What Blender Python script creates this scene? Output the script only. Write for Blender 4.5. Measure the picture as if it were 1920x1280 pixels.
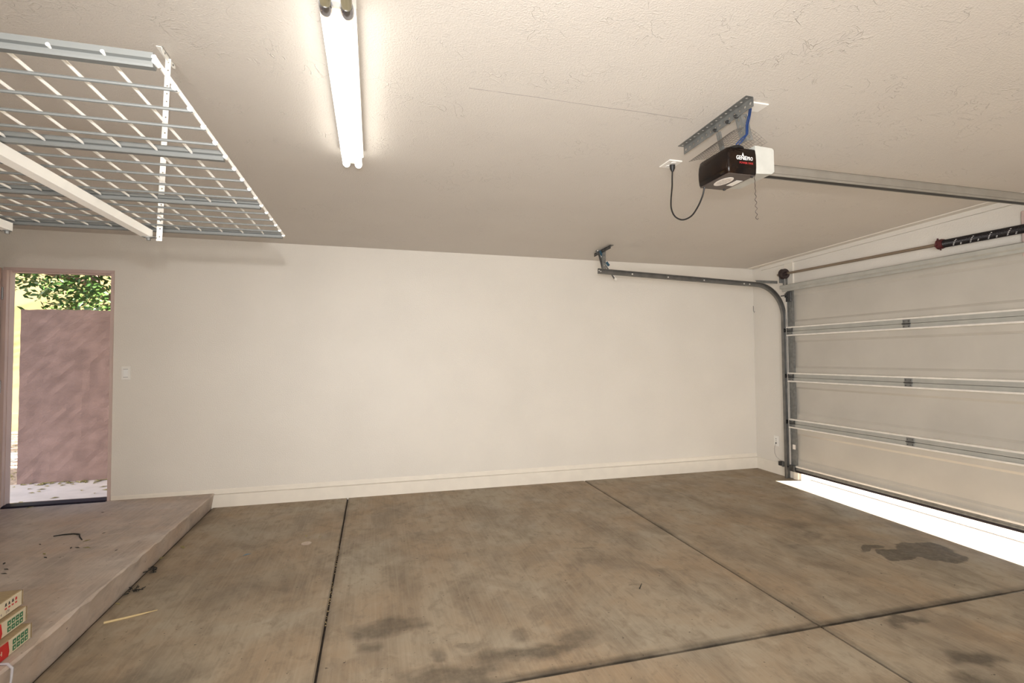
import bpy, bmesh, math, random
from mathutils import Vector, Matrix
random.seed(7)
SC = bpy.context.scene
for o in list(bpy.data.objects): bpy.data.objects.remove(o)
COL = SC.collection
PI = math.pi

# ------------------------------------------------------------------ camera
cam = bpy.data.cameras.new('camera'); camo = bpy.data.objects.new('camera', cam); COL.objects.link(camo)
cr = Vector((0.96469, -0.26328, -0.00726)); cu = Vector((-0.00160, -0.03344, 0.99944)); cf = Vector((0.26337, 0.96414, 0.03268))
M = Matrix((cr, cu, -cf)).transposed().to_4x4(); M.translation = Vector((0, 0, 1.392)); camo.matrix_world = M
cam.sensor_fit = 'HORIZONTAL'; cam.sensor_width = 36; cam.lens = 947.016 / 1920 * 36; cam.clip_start = 0.02; cam.clip_end = 200
SC.camera = camo
# ------------------------------------------------------------------ sky, sun, flash, exposure
SC.view_settings.view_transform = 'Standard'; SC.view_settings.look = 'None'
SC.view_settings.exposure = -0.08; SC.view_settings.gamma = 1.0; SC.view_settings.use_curve_mapping = False
W = bpy.data.worlds.new('sky'); SC.world = W; W.use_nodes = True
wn = W.node_tree.nodes; wl = W.node_tree.links
sky = wn.new('ShaderNodeTexSky'); sky.sky_type = 'NISHITA'; sky.sun_disc = False
sky.sun_elevation = math.radians(32); sky.sun_rotation = math.radians(255); sky.dust_density = 2.0
wl.new(sky.outputs[0], wn['Background'].inputs[0]); wn['Background'].inputs[1].default_value = 0.42
def lamp(name, kind, loc, dirv, energy, color, **kw):
    l = bpy.data.lights.new(name, kind); l.energy = energy; l.color = color
    for k, v in kw.items(): setattr(l, k, v)
    o = bpy.data.objects.new(name, l); COL.objects.link(o); o.location = loc
    o.rotation_euler = Vector(dirv).to_track_quat('-Z', 'Y').to_euler(); return o
lamp('sun', 'SUN', (10, -3, 6), (-0.30, 0.08, -0.102), 80.0, (1.0, 0.95, 0.88), angle=0.009)
# the photographer's flash, 19 cm above the lens (its shadows are seen behind rack, opener and track)
lamp('camera_flash', 'SPOT', (-0.02, 0.0, 1.585), (0.22, 1.0, 0.02), 200.0, (1.0, 0.99, 0.975), spot_size=math.radians(112), spot_blend=1.0, shadow_soft_size=0.02)
# added fill panel behind the camera, no real lamp; evens out the room
lamp('fill_light_back', 'AREA', (-0.4, -1.9, 1.2), (1.0, 0.50, 0.03), 330.0, (1.0, 1.0, 0.99), shape='RECTANGLE', size=2.8, size_y=1.9)
# second added fill by the left wall, lifts the door, header and right strip
lamp('fill_light_left', 'AREA', (-3.05, -0.2, 1.5), (1.0, 0.30, 0.14), 45.0, (1.0, 1.0, 0.99), shape='RECTANGLE', size=2.6, size_y=1.8)

# ------------------------------------------------------------------ materials
def newmat(name):
    m = bpy.data.materials.new(name); m.use_nodes = True
    return m, m.node_tree.nodes, m.node_tree.links, m.node_tree.nodes['Principled BSDF']
def mat(name, col, rough=0.6, metal=0.0, var=0.0, vscale=8.0, bump=0.0, bscale=60.0, dist=0.002, spec=0.5, emit=None, estr=0.0, stretch=(1, 1, 1), col2=None, detail=5):
    m, n, l, b = newmat(name)
    b.inputs['Roughness'].default_value = rough; b.inputs['Metallic'].default_value = metal
    b.inputs['Specular IOR Level'].default_value = spec
    b.inputs['Base Color'].default_value = (*col, 1)
    tc = n.new('ShaderNodeTexCoord'); mp = n.new('ShaderNodeMapping'); mp.inputs['Scale'].default_value = stretch
    l.new(tc.outputs['Object'], mp.inputs[0])
    if var > 0 or col2:
        t = n.new('ShaderNodeTexNoise'); t.inputs['Scale'].default_value = vscale; t.inputs['Detail'].default_value = detail
        l.new(mp.outputs[0], t.inputs['Vector'])
        r = n.new('ShaderNodeMapRange'); r.inputs[1].default_value = 0.33; r.inputs[2].default_value = 0.67
        l.new(t.outputs['Fac'], r.inputs[0])
        x = n.new('ShaderNodeMix'); x.data_type = 'RGBA'; l.new(r.outputs[0], x.inputs[0])
        c2 = col2 if col2 else tuple(c * (1 - var) for c in col); c1 = col if col2 else tuple(min(1, c * (1 + var)) for c in col)
        x.inputs[6].default_value = (*c2, 1); x.inputs[7].default_value = (*c1, 1)
        l.new(x.outputs[2], b.inputs['Base Color'])
    if bump > 0:
        t2 = n.new('ShaderNodeTexNoise'); t2.inputs['Scale'].default_value = bscale; t2.inputs['Detail'].default_value = 4
        l.new(mp.outputs[0], t2.inputs['Vector'])
        bp = n.new('ShaderNodeBump'); bp.inputs['Strength'].default_value = bump; bp.inputs['Distance'].default_value = dist
        l.new(t2.outputs['Fac'], bp.inputs['Height']); l.new(bp.outputs[0], b.inputs['Normal'])
    if emit: b.inputs['Emission Color'].default_value = (*emit, 1); b.inputs['Emission Strength'].default_value = estr
    return m

WALLC = (0.70, 0.655, 0.59)
m_wall = mat('wall_paint', WALLC, 0.40, var=0.02, vscale=2.5, bump=0.6, bscale=120, dist=0.004, spec=0.45)
m_white = mat('white_trim_paint', (0.76, 0.70, 0.61), 0.5, var=0.03, vscale=9, bump=0.1, bscale=90)
m_pinktrim = mat('pinkish_frame_paint', (0.55, 0.42, 0.38), 0.5, var=0.04, vscale=5)
m_leaf_out = mat('dusty_pink_door_paint', (0.40, 0.26, 0.21), 0.55, var=0.05, vscale=3, bump=0.1)
m_skin = mat('door_panel_paint', (0.50, 0.465, 0.41), 0.46, metal=0.15, var=0.05, vscale=3, bump=0.12, bscale=35, dist=0.003, spec=0.5)
m_galv = mat('galvanised_steel', (0.20, 0.20, 0.19), 0.42, metal=0.45, var=0.15, vscale=30)
m_galvw = mat('pale_galvanised_edge', (0.80, 0.76, 0.70), 0.4, metal=0.3, var=0.06, vscale=20)
m_railgrey = mat('grey_rail_face', (0.42, 0.41, 0.37), 0.5, metal=0.2, var=0.06, vscale=12)
m_darkst = mat('dark_steel', (0.10, 0.10, 0.10), 0.4, metal=0.8, var=0.3, vscale=40)
m_track = mat('track_steel', (0.20, 0.195, 0.185), 0.38, metal=0.75, var=0.15, vscale=14)
m_black = mat('black_rubber', (0.012, 0.011, 0.011), 0.5)
m_seal = mat('dark_bottom_seal', (0.018, 0.014, 0.017), 0.7, spec=0.2)
m_plastic = mat('smoked_black_plastic', (0.004, 0.003, 0.003), 0.12, spec=0.2, col2=(0.014, 0.007, 0.004), vscale=18)
m_under = mat('matte_dark_plastic', (0.075, 0.058, 0.05), 0.45, var=0.1, vscale=10)
m_chassis = mat('pale_sheet_metal', (0.56, 0.56, 0.52), 0.4, metal=0.2, var=0.05, vscale=20)
m_label = mat('white_label', (0.78, 0.72, 0.66), 0.5)
m_ink = mat('grey_print', (0.22, 0.19, 0.18), 0.6)
m_textw = mat('white_print', (0.9, 0.88, 0.86), 0.5); m_textr = mat('red_print', (0.5, 0.03, 0.03), 0.5)
m_blue = mat('blue_wire_jacket', (0.006, 0.03, 0.12), 0.35)
m_rackw = mat('white_powder_coat', (0.88, 0.86, 0.81), 0.42, spec=0.5)
m_rackg = mat('dark_grey_rack_bars', (0.115, 0.118, 0.112), 0.45, spec=0.5)  # dark grey of the cross wires and deck channels
m_fix = mat('white_enamel', (0.82, 0.81, 0.78), 0.4)
m_tube = mat('lit_tube_glass', (0.9, 0.9, 0.85), 0.3, emit=(1.0, 0.965, 0.89), estr=8.0)
m_tubee = mat('lit_tube_end', (0.9, 0.8, 0.65), 0.3, emit=(1.0, 0.80, 0.60), estr=0.75)
m_olive = mat('unlit_tube_glass', (0.25, 0.22, 0.14), 0.12, spec=0.8)
m_chrome = mat('bright_cap_metal', (0.45, 0.46, 0.50), 0.18, metal=0.95)
m_plate = mat('white_plastic_plate', (0.80, 0.77, 0.72), 0.35)
m_red = mat('red_cone_paint', (0.07, 0.010, 0.012), 0.45)
m_spring = mat('black_spring_steel', (0.018, 0.015, 0.016), 0.35, metal=0.4)
m_shaft = mat('shaft_steel', (0.30, 0.24, 0.18), 0.4, metal=0.7)
m_drum = mat('brown_cast_metal', (0.06, 0.042, 0.040), 0.4, metal=0.4, var=0.2, vscale=40)
m_card = mat('brown_cardboard', (0.34, 0.25, 0.14), 0.8, var=0.1, vscale=20, stretch=(1, 6, 1))
m_cream = mat('cream_printed_card', (0.66, 0.58, 0.43), 0.6, var=0.05, vscale=12)
m_redcard = mat('red_printed_card', (0.50, 0.012, 0.012), 0.45, var=0.08, vscale=10)
m_green = mat('green_print', (0.03, 0.16, 0.07), 0.6); m_blackp = mat('black_print', (0.02, 0.02, 0.02), 0.6)
m_stucco = mat('dusty_pink_stucco', (0.29, 0.20, 0.18), 0.9, var=0.13, vscale=4.5, bump=0.45, bscale=45, dist=0.008, stretch=(1, 1, 1.8), spec=0.2)
m_yellow = mat('yellow_stucco', (0.66, 0.52, 0.24), 0.9, var=0.05, vscale=3, bump=0.3, bscale=40, spec=0.2)
m_path = mat('pale_path_concrete', (0.58, 0.53, 0.50), 0.8, var=0.08, vscale=6, bump=0.2, bscale=60)
m_gravel = mat('brown_gravel', (0.46, 0.36, 0.29), 0.95, var=0.45, vscale=28, bump=1.0, bscale=28, dist=0.03)
m_leafm = mat('tree_leaf_green', (0.085, 0.16, 0.03), 0.5, col2=(0.03, 0.075, 0.018), vscale=6, spec=0.4)
m_bark = mat('grey_brown_bark', (0.20, 0.13, 0.09), 0.85, var=0.3, vscale=14, bump=0.5, bscale=30, dist=0.01)
m_dry = mat('dry_leaf', (0.30, 0.26, 0.10), 0.7); m_dryd = mat('dark_debris', (0.02, 0.018, 0.014), 0.7)
m_straw = mat('straw', (0.55, 0.42, 0.22), 0.7); m_threshold = mat('dark_threshold_metal', (0.018, 0.015, 0.028), 0.4, metal=0.4)
m_film = mat('milky_plastic_strip', (0.42, 0.40, 0.42), 0.35); m_bluep = mat('blue_paint_chip', (0.15, 0.22, 0.26), 0.6)
m_roof = mat('roof_board', (0.3, 0.25, 0.2), 0.9); m_wireg = mat('wire_mesh_steel', (0.22, 0.20, 0.18), 0.4, metal=0.7)
m_tile = mat('driveway_concrete', (0.60, 0.54, 0.44), 0.8, var=0.05, vscale=3)

def ceiling_mat():
    m, n, l, b = newmat('ceiling_texture_paint')
    b.inputs['Roughness'].default_value = 0.5; b.inputs['Specular IOR Level'].default_value = 0.4
    tc = n.new('ShaderNodeTexCoord')
    t = n.new('ShaderNodeTexNoise'); t.inputs['Scale'].default_value = 2.2; t.inputs['Detail'].default_value = 5; l.new(tc.outputs['Object'], t.inputs['Vector'])
    x = n.new('ShaderNodeMix'); x.data_type = 'RGBA'; l.new(t.outputs['Fac'], x.inputs[0])
    x.inputs[6].default_value = (0.60, 0.552, 0.50, 1); x.inputs[7].default_value = (0.65, 0.605, 0.55, 1); l.new(x.outputs[2], b.inputs['Base Color'])
    # knock-down ridges: thin contour lines of a warped noise, only where a broad mask allows them
    t2 = n.new('ShaderNodeTexNoise'); t2.inputs['Scale'].default_value = 9; t2.inputs['Detail'].default_value = 3; t2.inputs['Distortion'].default_value = 1.2; l.new(tc.outputs['Object'], t2.inputs['Vector'])
    a = n.new('ShaderNodeMath'); a.operation = 'SUBTRACT'; a.inputs[1].default_value = 0.5; l.new(t2.outputs['Fac'], a.inputs[0])
    a2 = n.new('ShaderNodeMath'); a2.operation = 'ABSOLUTE'; l.new(a.outputs[0], a2.inputs[0])
    r = n.new('ShaderNodeMapRange'); r.inputs[1].default_value = 0.0; r.inputs[2].default_value = 0.012; r.inputs[3].default_value = 1; r.inputs[4].default_value = 0; l.new(a2.outputs[0], r.inputs[0])
    t3 = n.new('ShaderNodeTexNoise'); t3.inputs['Scale'].default_value = 5.0; t3.inputs['Detail'].default_value = 6; l.new(tc.outputs['Object'], t3.inputs['Vector'])
    r3 = n.new('ShaderNodeMapRange'); r3.inputs[1].default_value = 0.5; r3.inputs[2].default_value = 0.62; l.new(t3.outputs['Fac'], r3.inputs[0])
    mu = n.new('ShaderNodeMath'); mu.operation = 'MULTIPLY'; l.new(r.outputs[0], mu.inputs[0]); l.new(r3.outputs[0], mu.inputs[1])
    t4 = n.new('ShaderNodeTexNoise'); t4.inputs['Scale'].default_value = 150; t4.inputs['Detail'].default_value = 3; l.new(tc.outputs['Object'], t4.inputs['Vector'])
    ad = n.new('ShaderNodeMath'); ad.operation = 'MULTIPLY_ADD'; ad.inputs[1].default_value = 1.0; l.new(t4.outputs['Fac'], ad.inputs[0]); l.new(mu.outputs[0], ad.inputs[2])
    bp = n.new('ShaderNodeBump'); bp.inputs['Strength'].default_value = 0.7; bp.inputs['Distance'].default_value = 0.0032
    l.new(ad.outputs[0], bp.inputs['Height']); l.new(bp.outputs[0], b.inputs['Normal'])
    return m
m_ceil = ceiling_mat()

def concrete_mat(name, base, dark, stains=(), joints=()):
    m, n, l, b = newmat(name)
    tc = n.new('ShaderNodeTexCoord'); P = tc.outputs['Object']
    def noise(scale, detail=5, stretch=None, dist=0.0, rough=0.5):
        t = n.new('ShaderNodeTexNoise'); t.inputs['Scale'].default_value = scale; t.inputs['Detail'].default_value = detail
        t.inputs['Distortion'].default_value = dist; t.inputs['Roughness'].default_value = rough
        if stretch:
            mp = n.new('ShaderNodeMapping'); mp.inputs['Scale'].default_value = stretch; l.new(P, mp.inputs[0]); l.new(mp.outputs[0], t.inputs['Vector'])
        else: l.new(P, t.inputs['Vector'])
        return t.outputs['Fac']
    def mr(v, a, c, d=0.0, e=1.0):
        r = n.new('ShaderNodeMapRange'); r.inputs[1].default_value = a; r.inputs[2].default_value = c; r.inputs[3].default_value = d; r.inputs[4].default_value = e
        l.new(v, r.inputs[0]); return r.outputs[0]
    def op(o, a, c=None):
        q = n.new('ShaderNodeMath'); q.operation = o
        for i, v in enumerate((a, c)):
            if v is None: continue
            if isinstance(v, (int, float)): q.inputs[i].default_value = v
            else: l.new(v, q.inputs[i])
        return q.outputs[0]
    def mix(f, c1, c2):
        x = n.new('ShaderNodeMix'); x.data_type = 'RGBA'; l.new(f, x.inputs[0])
        for i, c in ((6, c1), (7, c2)):
            if isinstance(c, tuple): x.inputs[i].default_value = (*c, 1)
            else: l.new(c, x.inputs[i])
        return x.outputs[2]
    warm = tuple(v * w for v, w in zip(base, (0.92, 0.80, 0.70)))
    c = mix(mr(noise(1.6, 6, None, 0.6, 0.6), 0.36, 0.62), base, warm)
    c = mix(op('MULTIPLY', mr(noise(3.3, 8, (1.0, 0.55, 1), 0.8, 0.62), 0.46, 0.68), 0.78), c, dark)
    c = mix(op('MULTIPLY', mr(noise(17, 6, (1.0, 0.6, 1), 0.5, 0.6), 0.50, 0.68), 0.55), c, dark)
    c = mix(op('MULTIPLY', mr(noise(7, 7, None, 0.3, 0.65), 0.56, 0.72), 0.30), c, tuple(min(1, v * 1.35) for v in base))
    c = mix(op('MULTIPLY', mr(noise(1.0, 5, (85, 2.0, 1)), 0.45, 0.75), 0.24), c, tuple(min(1, v * 1.3) for v in base))
    c = mix(op('MULTIPLY', mr(noise(1.0, 5, (60, 1.4, 1)), 0.52, 0.80), 0.25), c, dark)
    c = mix(mr(noise(46, 3), 0.70, 0.76), c, tuple(v * 0.4 for v in dark))
    if stains:
        wn_ = n.new('ShaderNodeTexNoise'); wn_.inputs['Scale'].default_value = 6; wn_.inputs['Detail'].default_value = 6; l.new(P, wn_.inputs['Vector'])
        s1 = n.new('ShaderNodeVectorMath'); s1.operation = 'SUBTRACT'; l.new(wn_.outputs['Color'], s1.inputs[0]); s1.inputs[1].default_value = (0.5, 0.5, 0.5)
        s2 = n.new('ShaderNodeVectorMath'); s2.operation = 'SCALE'; l.new(s1.outputs[0], s2.inputs[0]); s2.inputs[3].default_value = 0.24
        s3 = n.new('ShaderNodeVectorMath'); s3.operation = 'ADD'; l.new(P, s3.inputs[0]); l.new(s2.outputs[0], s3.inputs[1])
        tot = None
        for (sx_, sy_, rx, ry, st, soft) in stains:
            mp = n.new('ShaderNodeMapping'); mp.vector_type = 'POINT'; mp.inputs['Location'].default_value = (-sx_ / rx, -sy_ / ry, 0); mp.inputs['Scale'].default_value = (1 / rx, 1 / ry, 0)
            l.new(s3.outputs[0], mp.inputs[0]); ln = n.new('ShaderNodeVectorMath'); ln.operation = 'LENGTH'; l.new(mp.outputs[0], ln.inputs[0])
            v = op('MULTIPLY', mr(ln.outputs['Value'], 1.0, 1.0 - soft), st)
            tot = v if tot is None else op('MAXIMUM', tot, v)
        tot = op('MULTIPLY', tot, mr(noise(30, 5, None, 0, 0.65), 0.3, 0.55, 0.65, 1.0))
        c = mix(tot, c, tuple(v * 0.42 for v in dark))
    if joints:
        sep = n.new('ShaderNodeSeparateXYZ'); l.new(P, sep.inputs[0])
        for (ax, p0, w, st) in joints:
            d = op('SUBTRACT', sep.outputs[ax], p0)
            v = mr(d, 0.0, w, 1.0, 0.0); v2 = op('GREATER_THAN', d, -0.02)
            v = op('MULTIPLY', op('MULTIPLY', v, v2), op('MULTIPLY', mr(noise(5, 5), 0.30, 0.6, 0.45, 1.0), st))
            c = mix(v, c, tuple(q * 0.25 for q in dark))
    l.new(c, b.inputs['Base Color'])
    l.new(mr(noise(5, 5), 0.3, 0.7, 0.48, 0.72), b.inputs['Roughness'])
    b.inputs['Specular IOR Level'].default_value = 0.35
    bp = n.new('ShaderNodeBump'); bp.inputs['Strength'].default_value = 0.35; bp.inputs['Distance'].default_value = 0.003
    l.new(noise(40, 6, (1, 0.4, 1)), bp.inputs['Height'])
    b.inputs['Specular IOR Level'].default_value = 0.4; l.new(bp.outputs[0], b.inputs['Normal'])
    return m
STAINS = [(3.52, 2.66, 0.24, 0.10, 0.85, 0.10), (3.72, 2.66, 0.17, 0.20, 0.85, 0.10), (3.38, 2.82, 0.14, 0.05, 0.8, 0.12),
          (0.06, 2.66, 0.24, 0.11, 0.62, 0.5), (-0.02, 2.50, 0.09, 0.06, 0.55, 0.6), (0.72, 2.27, 0.40, 0.09, 0.75, 0.6), (0.35, 2.20, 0.35, 0.10, 0.65, 0.6),
          (0.95, 2.33, 0.16, 0.10, 0.6, 0.6), (0.70, 2.46, 0.07, 0.08, 0.42, 0.5), (0.28, 2.36, 0.06, 0.05, 0.40, 0.5), (0.45, 2.38, 0.07, 0.05, 0.45, 0.5), (0.20, 2.26, 0.10, 0.06, 0.4, 0.5),
          (3.30, 3.36, 0.16, 0.12, 0.42, 0.7), (3.18, 3.12, 0.12, 0.06, 0.42, 0.6), (2.90, 2.98, 0.09, 0.05, 0.4, 0.6), (3.0, 3.75, 0.35, 0.28, 0.26, 0.9),
          (2.64, 2.03, 0.14, 0.045, 0.75, 0.5), (2.62, 1.70, 0.18, 0.08, 0.85, 0.6), (2.45, 1.58, 0.16, 0.09, 0.8, 0.7), (1.77, 2.92, 0.08, 0.06, 0.45, 0.6),
          (-0.78, 3.28, 0.45, 0.3, 0.30, 0.9), (-1.15, 3.6, 0.2, 0.3, 0.25, 0.9), (0.40, 3.92, 0.2, 0.12, 0.25, 0.8), (0.42, 4.30, 0.05, 0.04, 0.35, 0.6), (3.9, 3.9, 0.06, 0.05, 0.3, 0.6),
          (2.60, 3.90, 0.10, 0.03, 0.35, 0.6), (1.45, 3.35, 0.08, 0.03, 0.35, 0.6), (1.50, 2.74, 0.05, 0.015, 0.4, 0.5), (-0.95, 2.50, 0.3, 0.14, 0.45, 0.7), (0.5, 3.45, 0.3, 0.1, 0.22, 0.9)]
m_floor = concrete_mat('stained_floor_concrete', (0.34, 0.285, 0.21), (0.17, 0.13, 0.09), STAINS, [(1, 2.108, 0.045, 1.0), (0, 2.19, 0.03, 0.55), (0, -0.23, 0.025, 0.5), (0, -1.385, 0.05, 0.7)])
m_step = concrete_mat('step_concrete', (0.54, 0.475, 0.42), (0.33, 0.275, 0.235))
m_joint = mat('joint_filler_dark', (0.022, 0.013, 0.008), 0.9, var=0.4, vscale=60)

# ------------------------------------------------------------------ mesh helpers
class MB:
    def __init__(s): s.v = []; s.f = []; s.m = []
    def add(s, V, F, mi=0):
        o = len(s.v); s.v += [tuple(p) for p in V]; s.f += [tuple(i + o for i in f) for f in F]; s.m += [mi] * len(F); return s
    def box(s, a, b, mi=0, bev=0.0):
        x0, y0, z0 = [min(p, q) for p, q in zip(a, b)]; x1, y1, z1 = [max(p, q) for p, q in zip(a, b)]
        if bev > 0:
            c = bev; V = []; 
            for z, i in ((z0, c), (z0 + c, 0), (z1 - c, 0), (z1, c)):
                k = i if i else 0
                V += [(x0 + k + (c if not k else 0), y0 + k, z), (x1 - k - (c if not k else 0), y0 + k, z), (x1 - k, y0 + k + (c if not k else 0), z), (x1 - k, y1 - k - (c if not k else 0), z),
                      (x1 - k - (c if not k else 0), y1 - k, z), (x0 + k + (c if not k else 0), y1 - k, z), (x0 + k, y1 - k - (c if not k else 0), z), (x0 + k, y0 + k + (c if not k else 0), z)]
            F = [tuple(range(7, -1, -1)), tuple(range(24, 32))]
            for r in range(3):
                for i in range(8): j = (i + 1) % 8; F.append((r * 8 + i, r * 8 + j, r * 8 + 8 + j, r * 8 + 8 + i))
            return s.add(V, F, mi)
        V = [(x0, y0, z0), (x1, y0, z0), (x1, y1, z0), (x0, y1, z0), (x0, y0, z1), (x1, y0, z1), (x1, y1, z1), (x0, y1, z1)]
        return s.add(V, [(3, 2, 1, 0), (4, 5, 6, 7), (0, 1, 5, 4), (1, 2, 6, 5), (2, 3, 7, 6), (3, 0, 4, 7)], mi)
    def prism(s, prof, ax, a, b, mi=0):
        """closed 2-D profile extruded along axis ax from a to b"""
        def P(p, t):
            return (t, p[0], p[1]) if ax == 0 else (p[0], t, p[1]) if ax == 1 else (p[0], p[1], t)
        k = len(prof); V = [P(p, a) for p in prof] + [P(p, b) for p in prof]
        F = [tuple(range(k)), tuple(range(2 * k - 1, k - 1, -1))] + [(i, i + k, (i + 1) % k + k, (i + 1) % k) for i in range(k)]
        return s.add(V, F, mi)
    def tube(s, path, r, n=8, mi=0, cap=True):
        path = [Vector(p) for p in path]; V = []; F = []; k = len(path); up = None
        for i, p in enumerate(path):
            t = (path[min(i + 1, k - 1)] - path[max(i - 1, 0)]).normalized()
            if up is None: up = Vector((0, 0, 1)) if abs(t.z) < 0.9 else Vector((1, 0, 0))
            a = t.cross(up).normalized(); b = a.cross(t).normalized(); up = b
            rr = r[i] if isinstance(r, (list, tuple)) else r
            V += [p + a * math.cos(2 * PI * j / n) * rr + b * math.sin(2 * PI * j / n) * rr for j in range(n)]
        for i in range(k - 1):
            for j in range(n): q = (j + 1) % n; F.append((i * n + j, i * n + q, i * n + n + q, i * n + n + j))
        if cap: F += [tuple(range(n - 1, -1, -1)), tuple(range((k - 1) * n, k * n))]
        return s.add(V, F, mi)
    def bar(s, a, b, w, h, mi=0, side=None):
        """flat bar from a to b; w across 'side' direction, h across the other"""
        a = Vector(a); b = Vector(b); t = (b - a).normalized(); sd = Vector(side if side else ((0, 1, 0) if abs(t.y) < 0.9 else (1, 0, 0)))
        o = (sd - t * sd.dot(t)).normalized(); q = t.cross(o)
        V = [p + o * x * w / 2 + q * y * h / 2 for p in (a, b) for x, y in ((-1, -1), (1, -1), (1, 1), (-1, 1))]
        return s.add(V, [(3, 2, 1, 0), (4, 5, 6, 7), (0, 1, 5, 4), (1, 2, 6, 5), (2, 3, 7, 6), (3, 0, 4, 7)], mi)
    def disc(s, c, nrm, r, th, n=16, mi=0, ry=None):
        c = Vector(c); nrm = Vector(nrm).normalized(); a = nrm.orthogonal().normalized() if abs(nrm.z) < 0.9 else Vector((1, 0, 0)); b = nrm.cross(a)
        ry = ry or r; V = [c + nrm * h + a * math.cos(2 * PI * j / n) * r + b * math.sin(2 * PI * j / n) * ry for h in (-th / 2, th / 2) for j in range(n)]
        F = [tuple(range(n - 1, -1, -1)), tuple(range(n, 2 * n))] + [(j, (j + 1) % n, n + (j + 1) % n, n + j) for j in range(n)]
        return s.add(V, F, mi)
    def build(s, name, mats, parent=None, smooth=False, fix=True):
        me = bpy.data.meshes.new(name); me.from_pydata(s.v, [], s.f)
        for m in (mats if isinstance(mats, (list, tuple)) else [mats]): me.materials.append(m)
        for p, i in zip(me.polygons, s.m): p.material_index = i
        if fix:
            bm = bmesh.new(); bm.from_mesh(me); bmesh.ops.recalc_face_normals(bm, faces=bm.faces); bm.to_mesh(me); bm.free()
        if smooth:
            me.shade_smooth()
            try: me.set_sharp_from_angle(angle=math.radians(35))
            except Exception: pass
        o = bpy.data.objects.new(name, me); COL.objects.link(o)
        if parent: par(o, parent)
        return o
def par(o, p):
    o.parent = p; o.matrix_parent_inverse = world_inv(p)
def world_inv(p):
    m = Matrix.Translation(p.location)
    if p.rotation_euler != (0, 0, 0): m = m @ p.rotation_euler.to_matrix().to_4x4()
    m = m
    if p.parent is not None and p.type == 'MESH' and tuple(p.location) == (0, 0, 0): m = Matrix.Identity(4)
    return m.inverted()
def tag(o, label, cat, group=None, kind=None):
    o['label'] = label; o['category'] = cat
    if group: o['group'] = group
    if kind: o['kind'] = kind
    return o
def root(name, loc, label, cat, group=None, kind=None):
    o = bpy.data.objects.new(name, None); COL.objects.link(o); o.location = loc; o.empty_display_size = 0.05
    return tag(o, label, cat, group, kind)
def pieces(name, m, parent, fns, smooth=False):
    for fn in fns: fn(MB()).build(name, m, parent, smooth)
def text(body, size, mtx, m, name, parent, ext=0.0003, bold=0.0, xs=1.0):
    cu_ = bpy.data.curves.new(name, 'FONT'); cu_.body = body; cu_.size = size; cu_.extrude = ext; cu_.offset = bold; cu_.align_x = 'LEFT'; cu_.resolution_u = 2
    t = bpy.data.objects.new('tmp', cu_); COL.objects.link(t); bpy.context.view_layer.update()
    me = bpy.data.meshes.new_from_object(t.evaluated_get(bpy.context.evaluated_depsgraph_get())); bpy.data.objects.remove(t)
    me.transform(mtx @ Matrix.Diagonal((xs, 1, 1, 1))); me.materials.clear(); me.materials.append(m)
    o = bpy.data.objects.new(name, me); COL.objects.link(o); par(o, parent); return o
def frame(origin, xdir, ydir):
    x = Vector(xdir).normalized(); y = Vector(ydir).normalized(); z = x.cross(y); m = Matrix((x, y, z)).transposed().to_4x4(); m.translation = Vector(origin); return m

def fz(x, y): return -0.0002 - 0.00299 * x + 0.01533 * y          # sloped garage slab
def cz(x, y): return 2.6025 - 0.00675 * x - 0.0250 * y            # ceiling
STEP = 0.203
XL, XR, YN, YF = -3.18, 4.42, -2.60, 5.10                         # room

# ------------------------------------------------------------------ floor
b = MB(); x0, x1, y0, y1 = XL, 4.533, YN, YF
V = [(x, y, fz(x, y) - 0.014) for x, y in ((x0, y0), (x1, y0), (x1, y1), (x0, y1))] + [(x, y, -0.16) for x, y in ((x0, y0), (x1, y0), (x1, y1), (x0, y1))]
b.add(V, [(0, 1, 2, 3), (7, 6, 5, 4), (4, 5, 1, 0), (5, 6, 2, 1), (6, 7, 3, 2), (7, 4, 0, 3)])
floor = tag(b.build('floor', m_joint), 'stained brown concrete garage floor divided by dark joints', 'floor', kind='structure')
def slab(x0, x1, y0, y1, name='concrete_slab', m=m_floor, par_=None, g=0.0055, bw=0.010, drop=0.003, zf=fz):
    x0 += g; x1 -= g; y0 += g; y1 -= g; V = []
    for ins, dz in ((0, -0.013), (0, -drop), (bw * 0.45, -drop * 0.4), (bw, 0)):
        V += [(x, y, zf(x, y) + dz) for x, y in ((x0 + ins, y0 + ins), (x1 - ins, y0 + ins), (x1 - ins, y1 - ins), (x0 + ins, y1 - ins))]
    F = [(12, 13, 14, 15)]
    for r in range(3):
        for i in range(4): j = (i + 1) % 4; F.append((r * 4 + i, r * 4 + j, r * 4 + 4 + j, r * 4 + 4 + i))
    return MB().add(V, F).build(name, m, par_, fix=False)
xs = [XL + 0.0, -0.237, 2.183, 4.535]; ys = [YN, 2.105, YF]
slab(-1.386, xs[1], YN, YF - 0.01, par_=floor)
for i in (1, 2):
    for j in (0, 1): slab(xs[i], xs[i + 1], ys[j], ys[j + 1] - (0.01 if j else 0), par_=floor)
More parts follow.
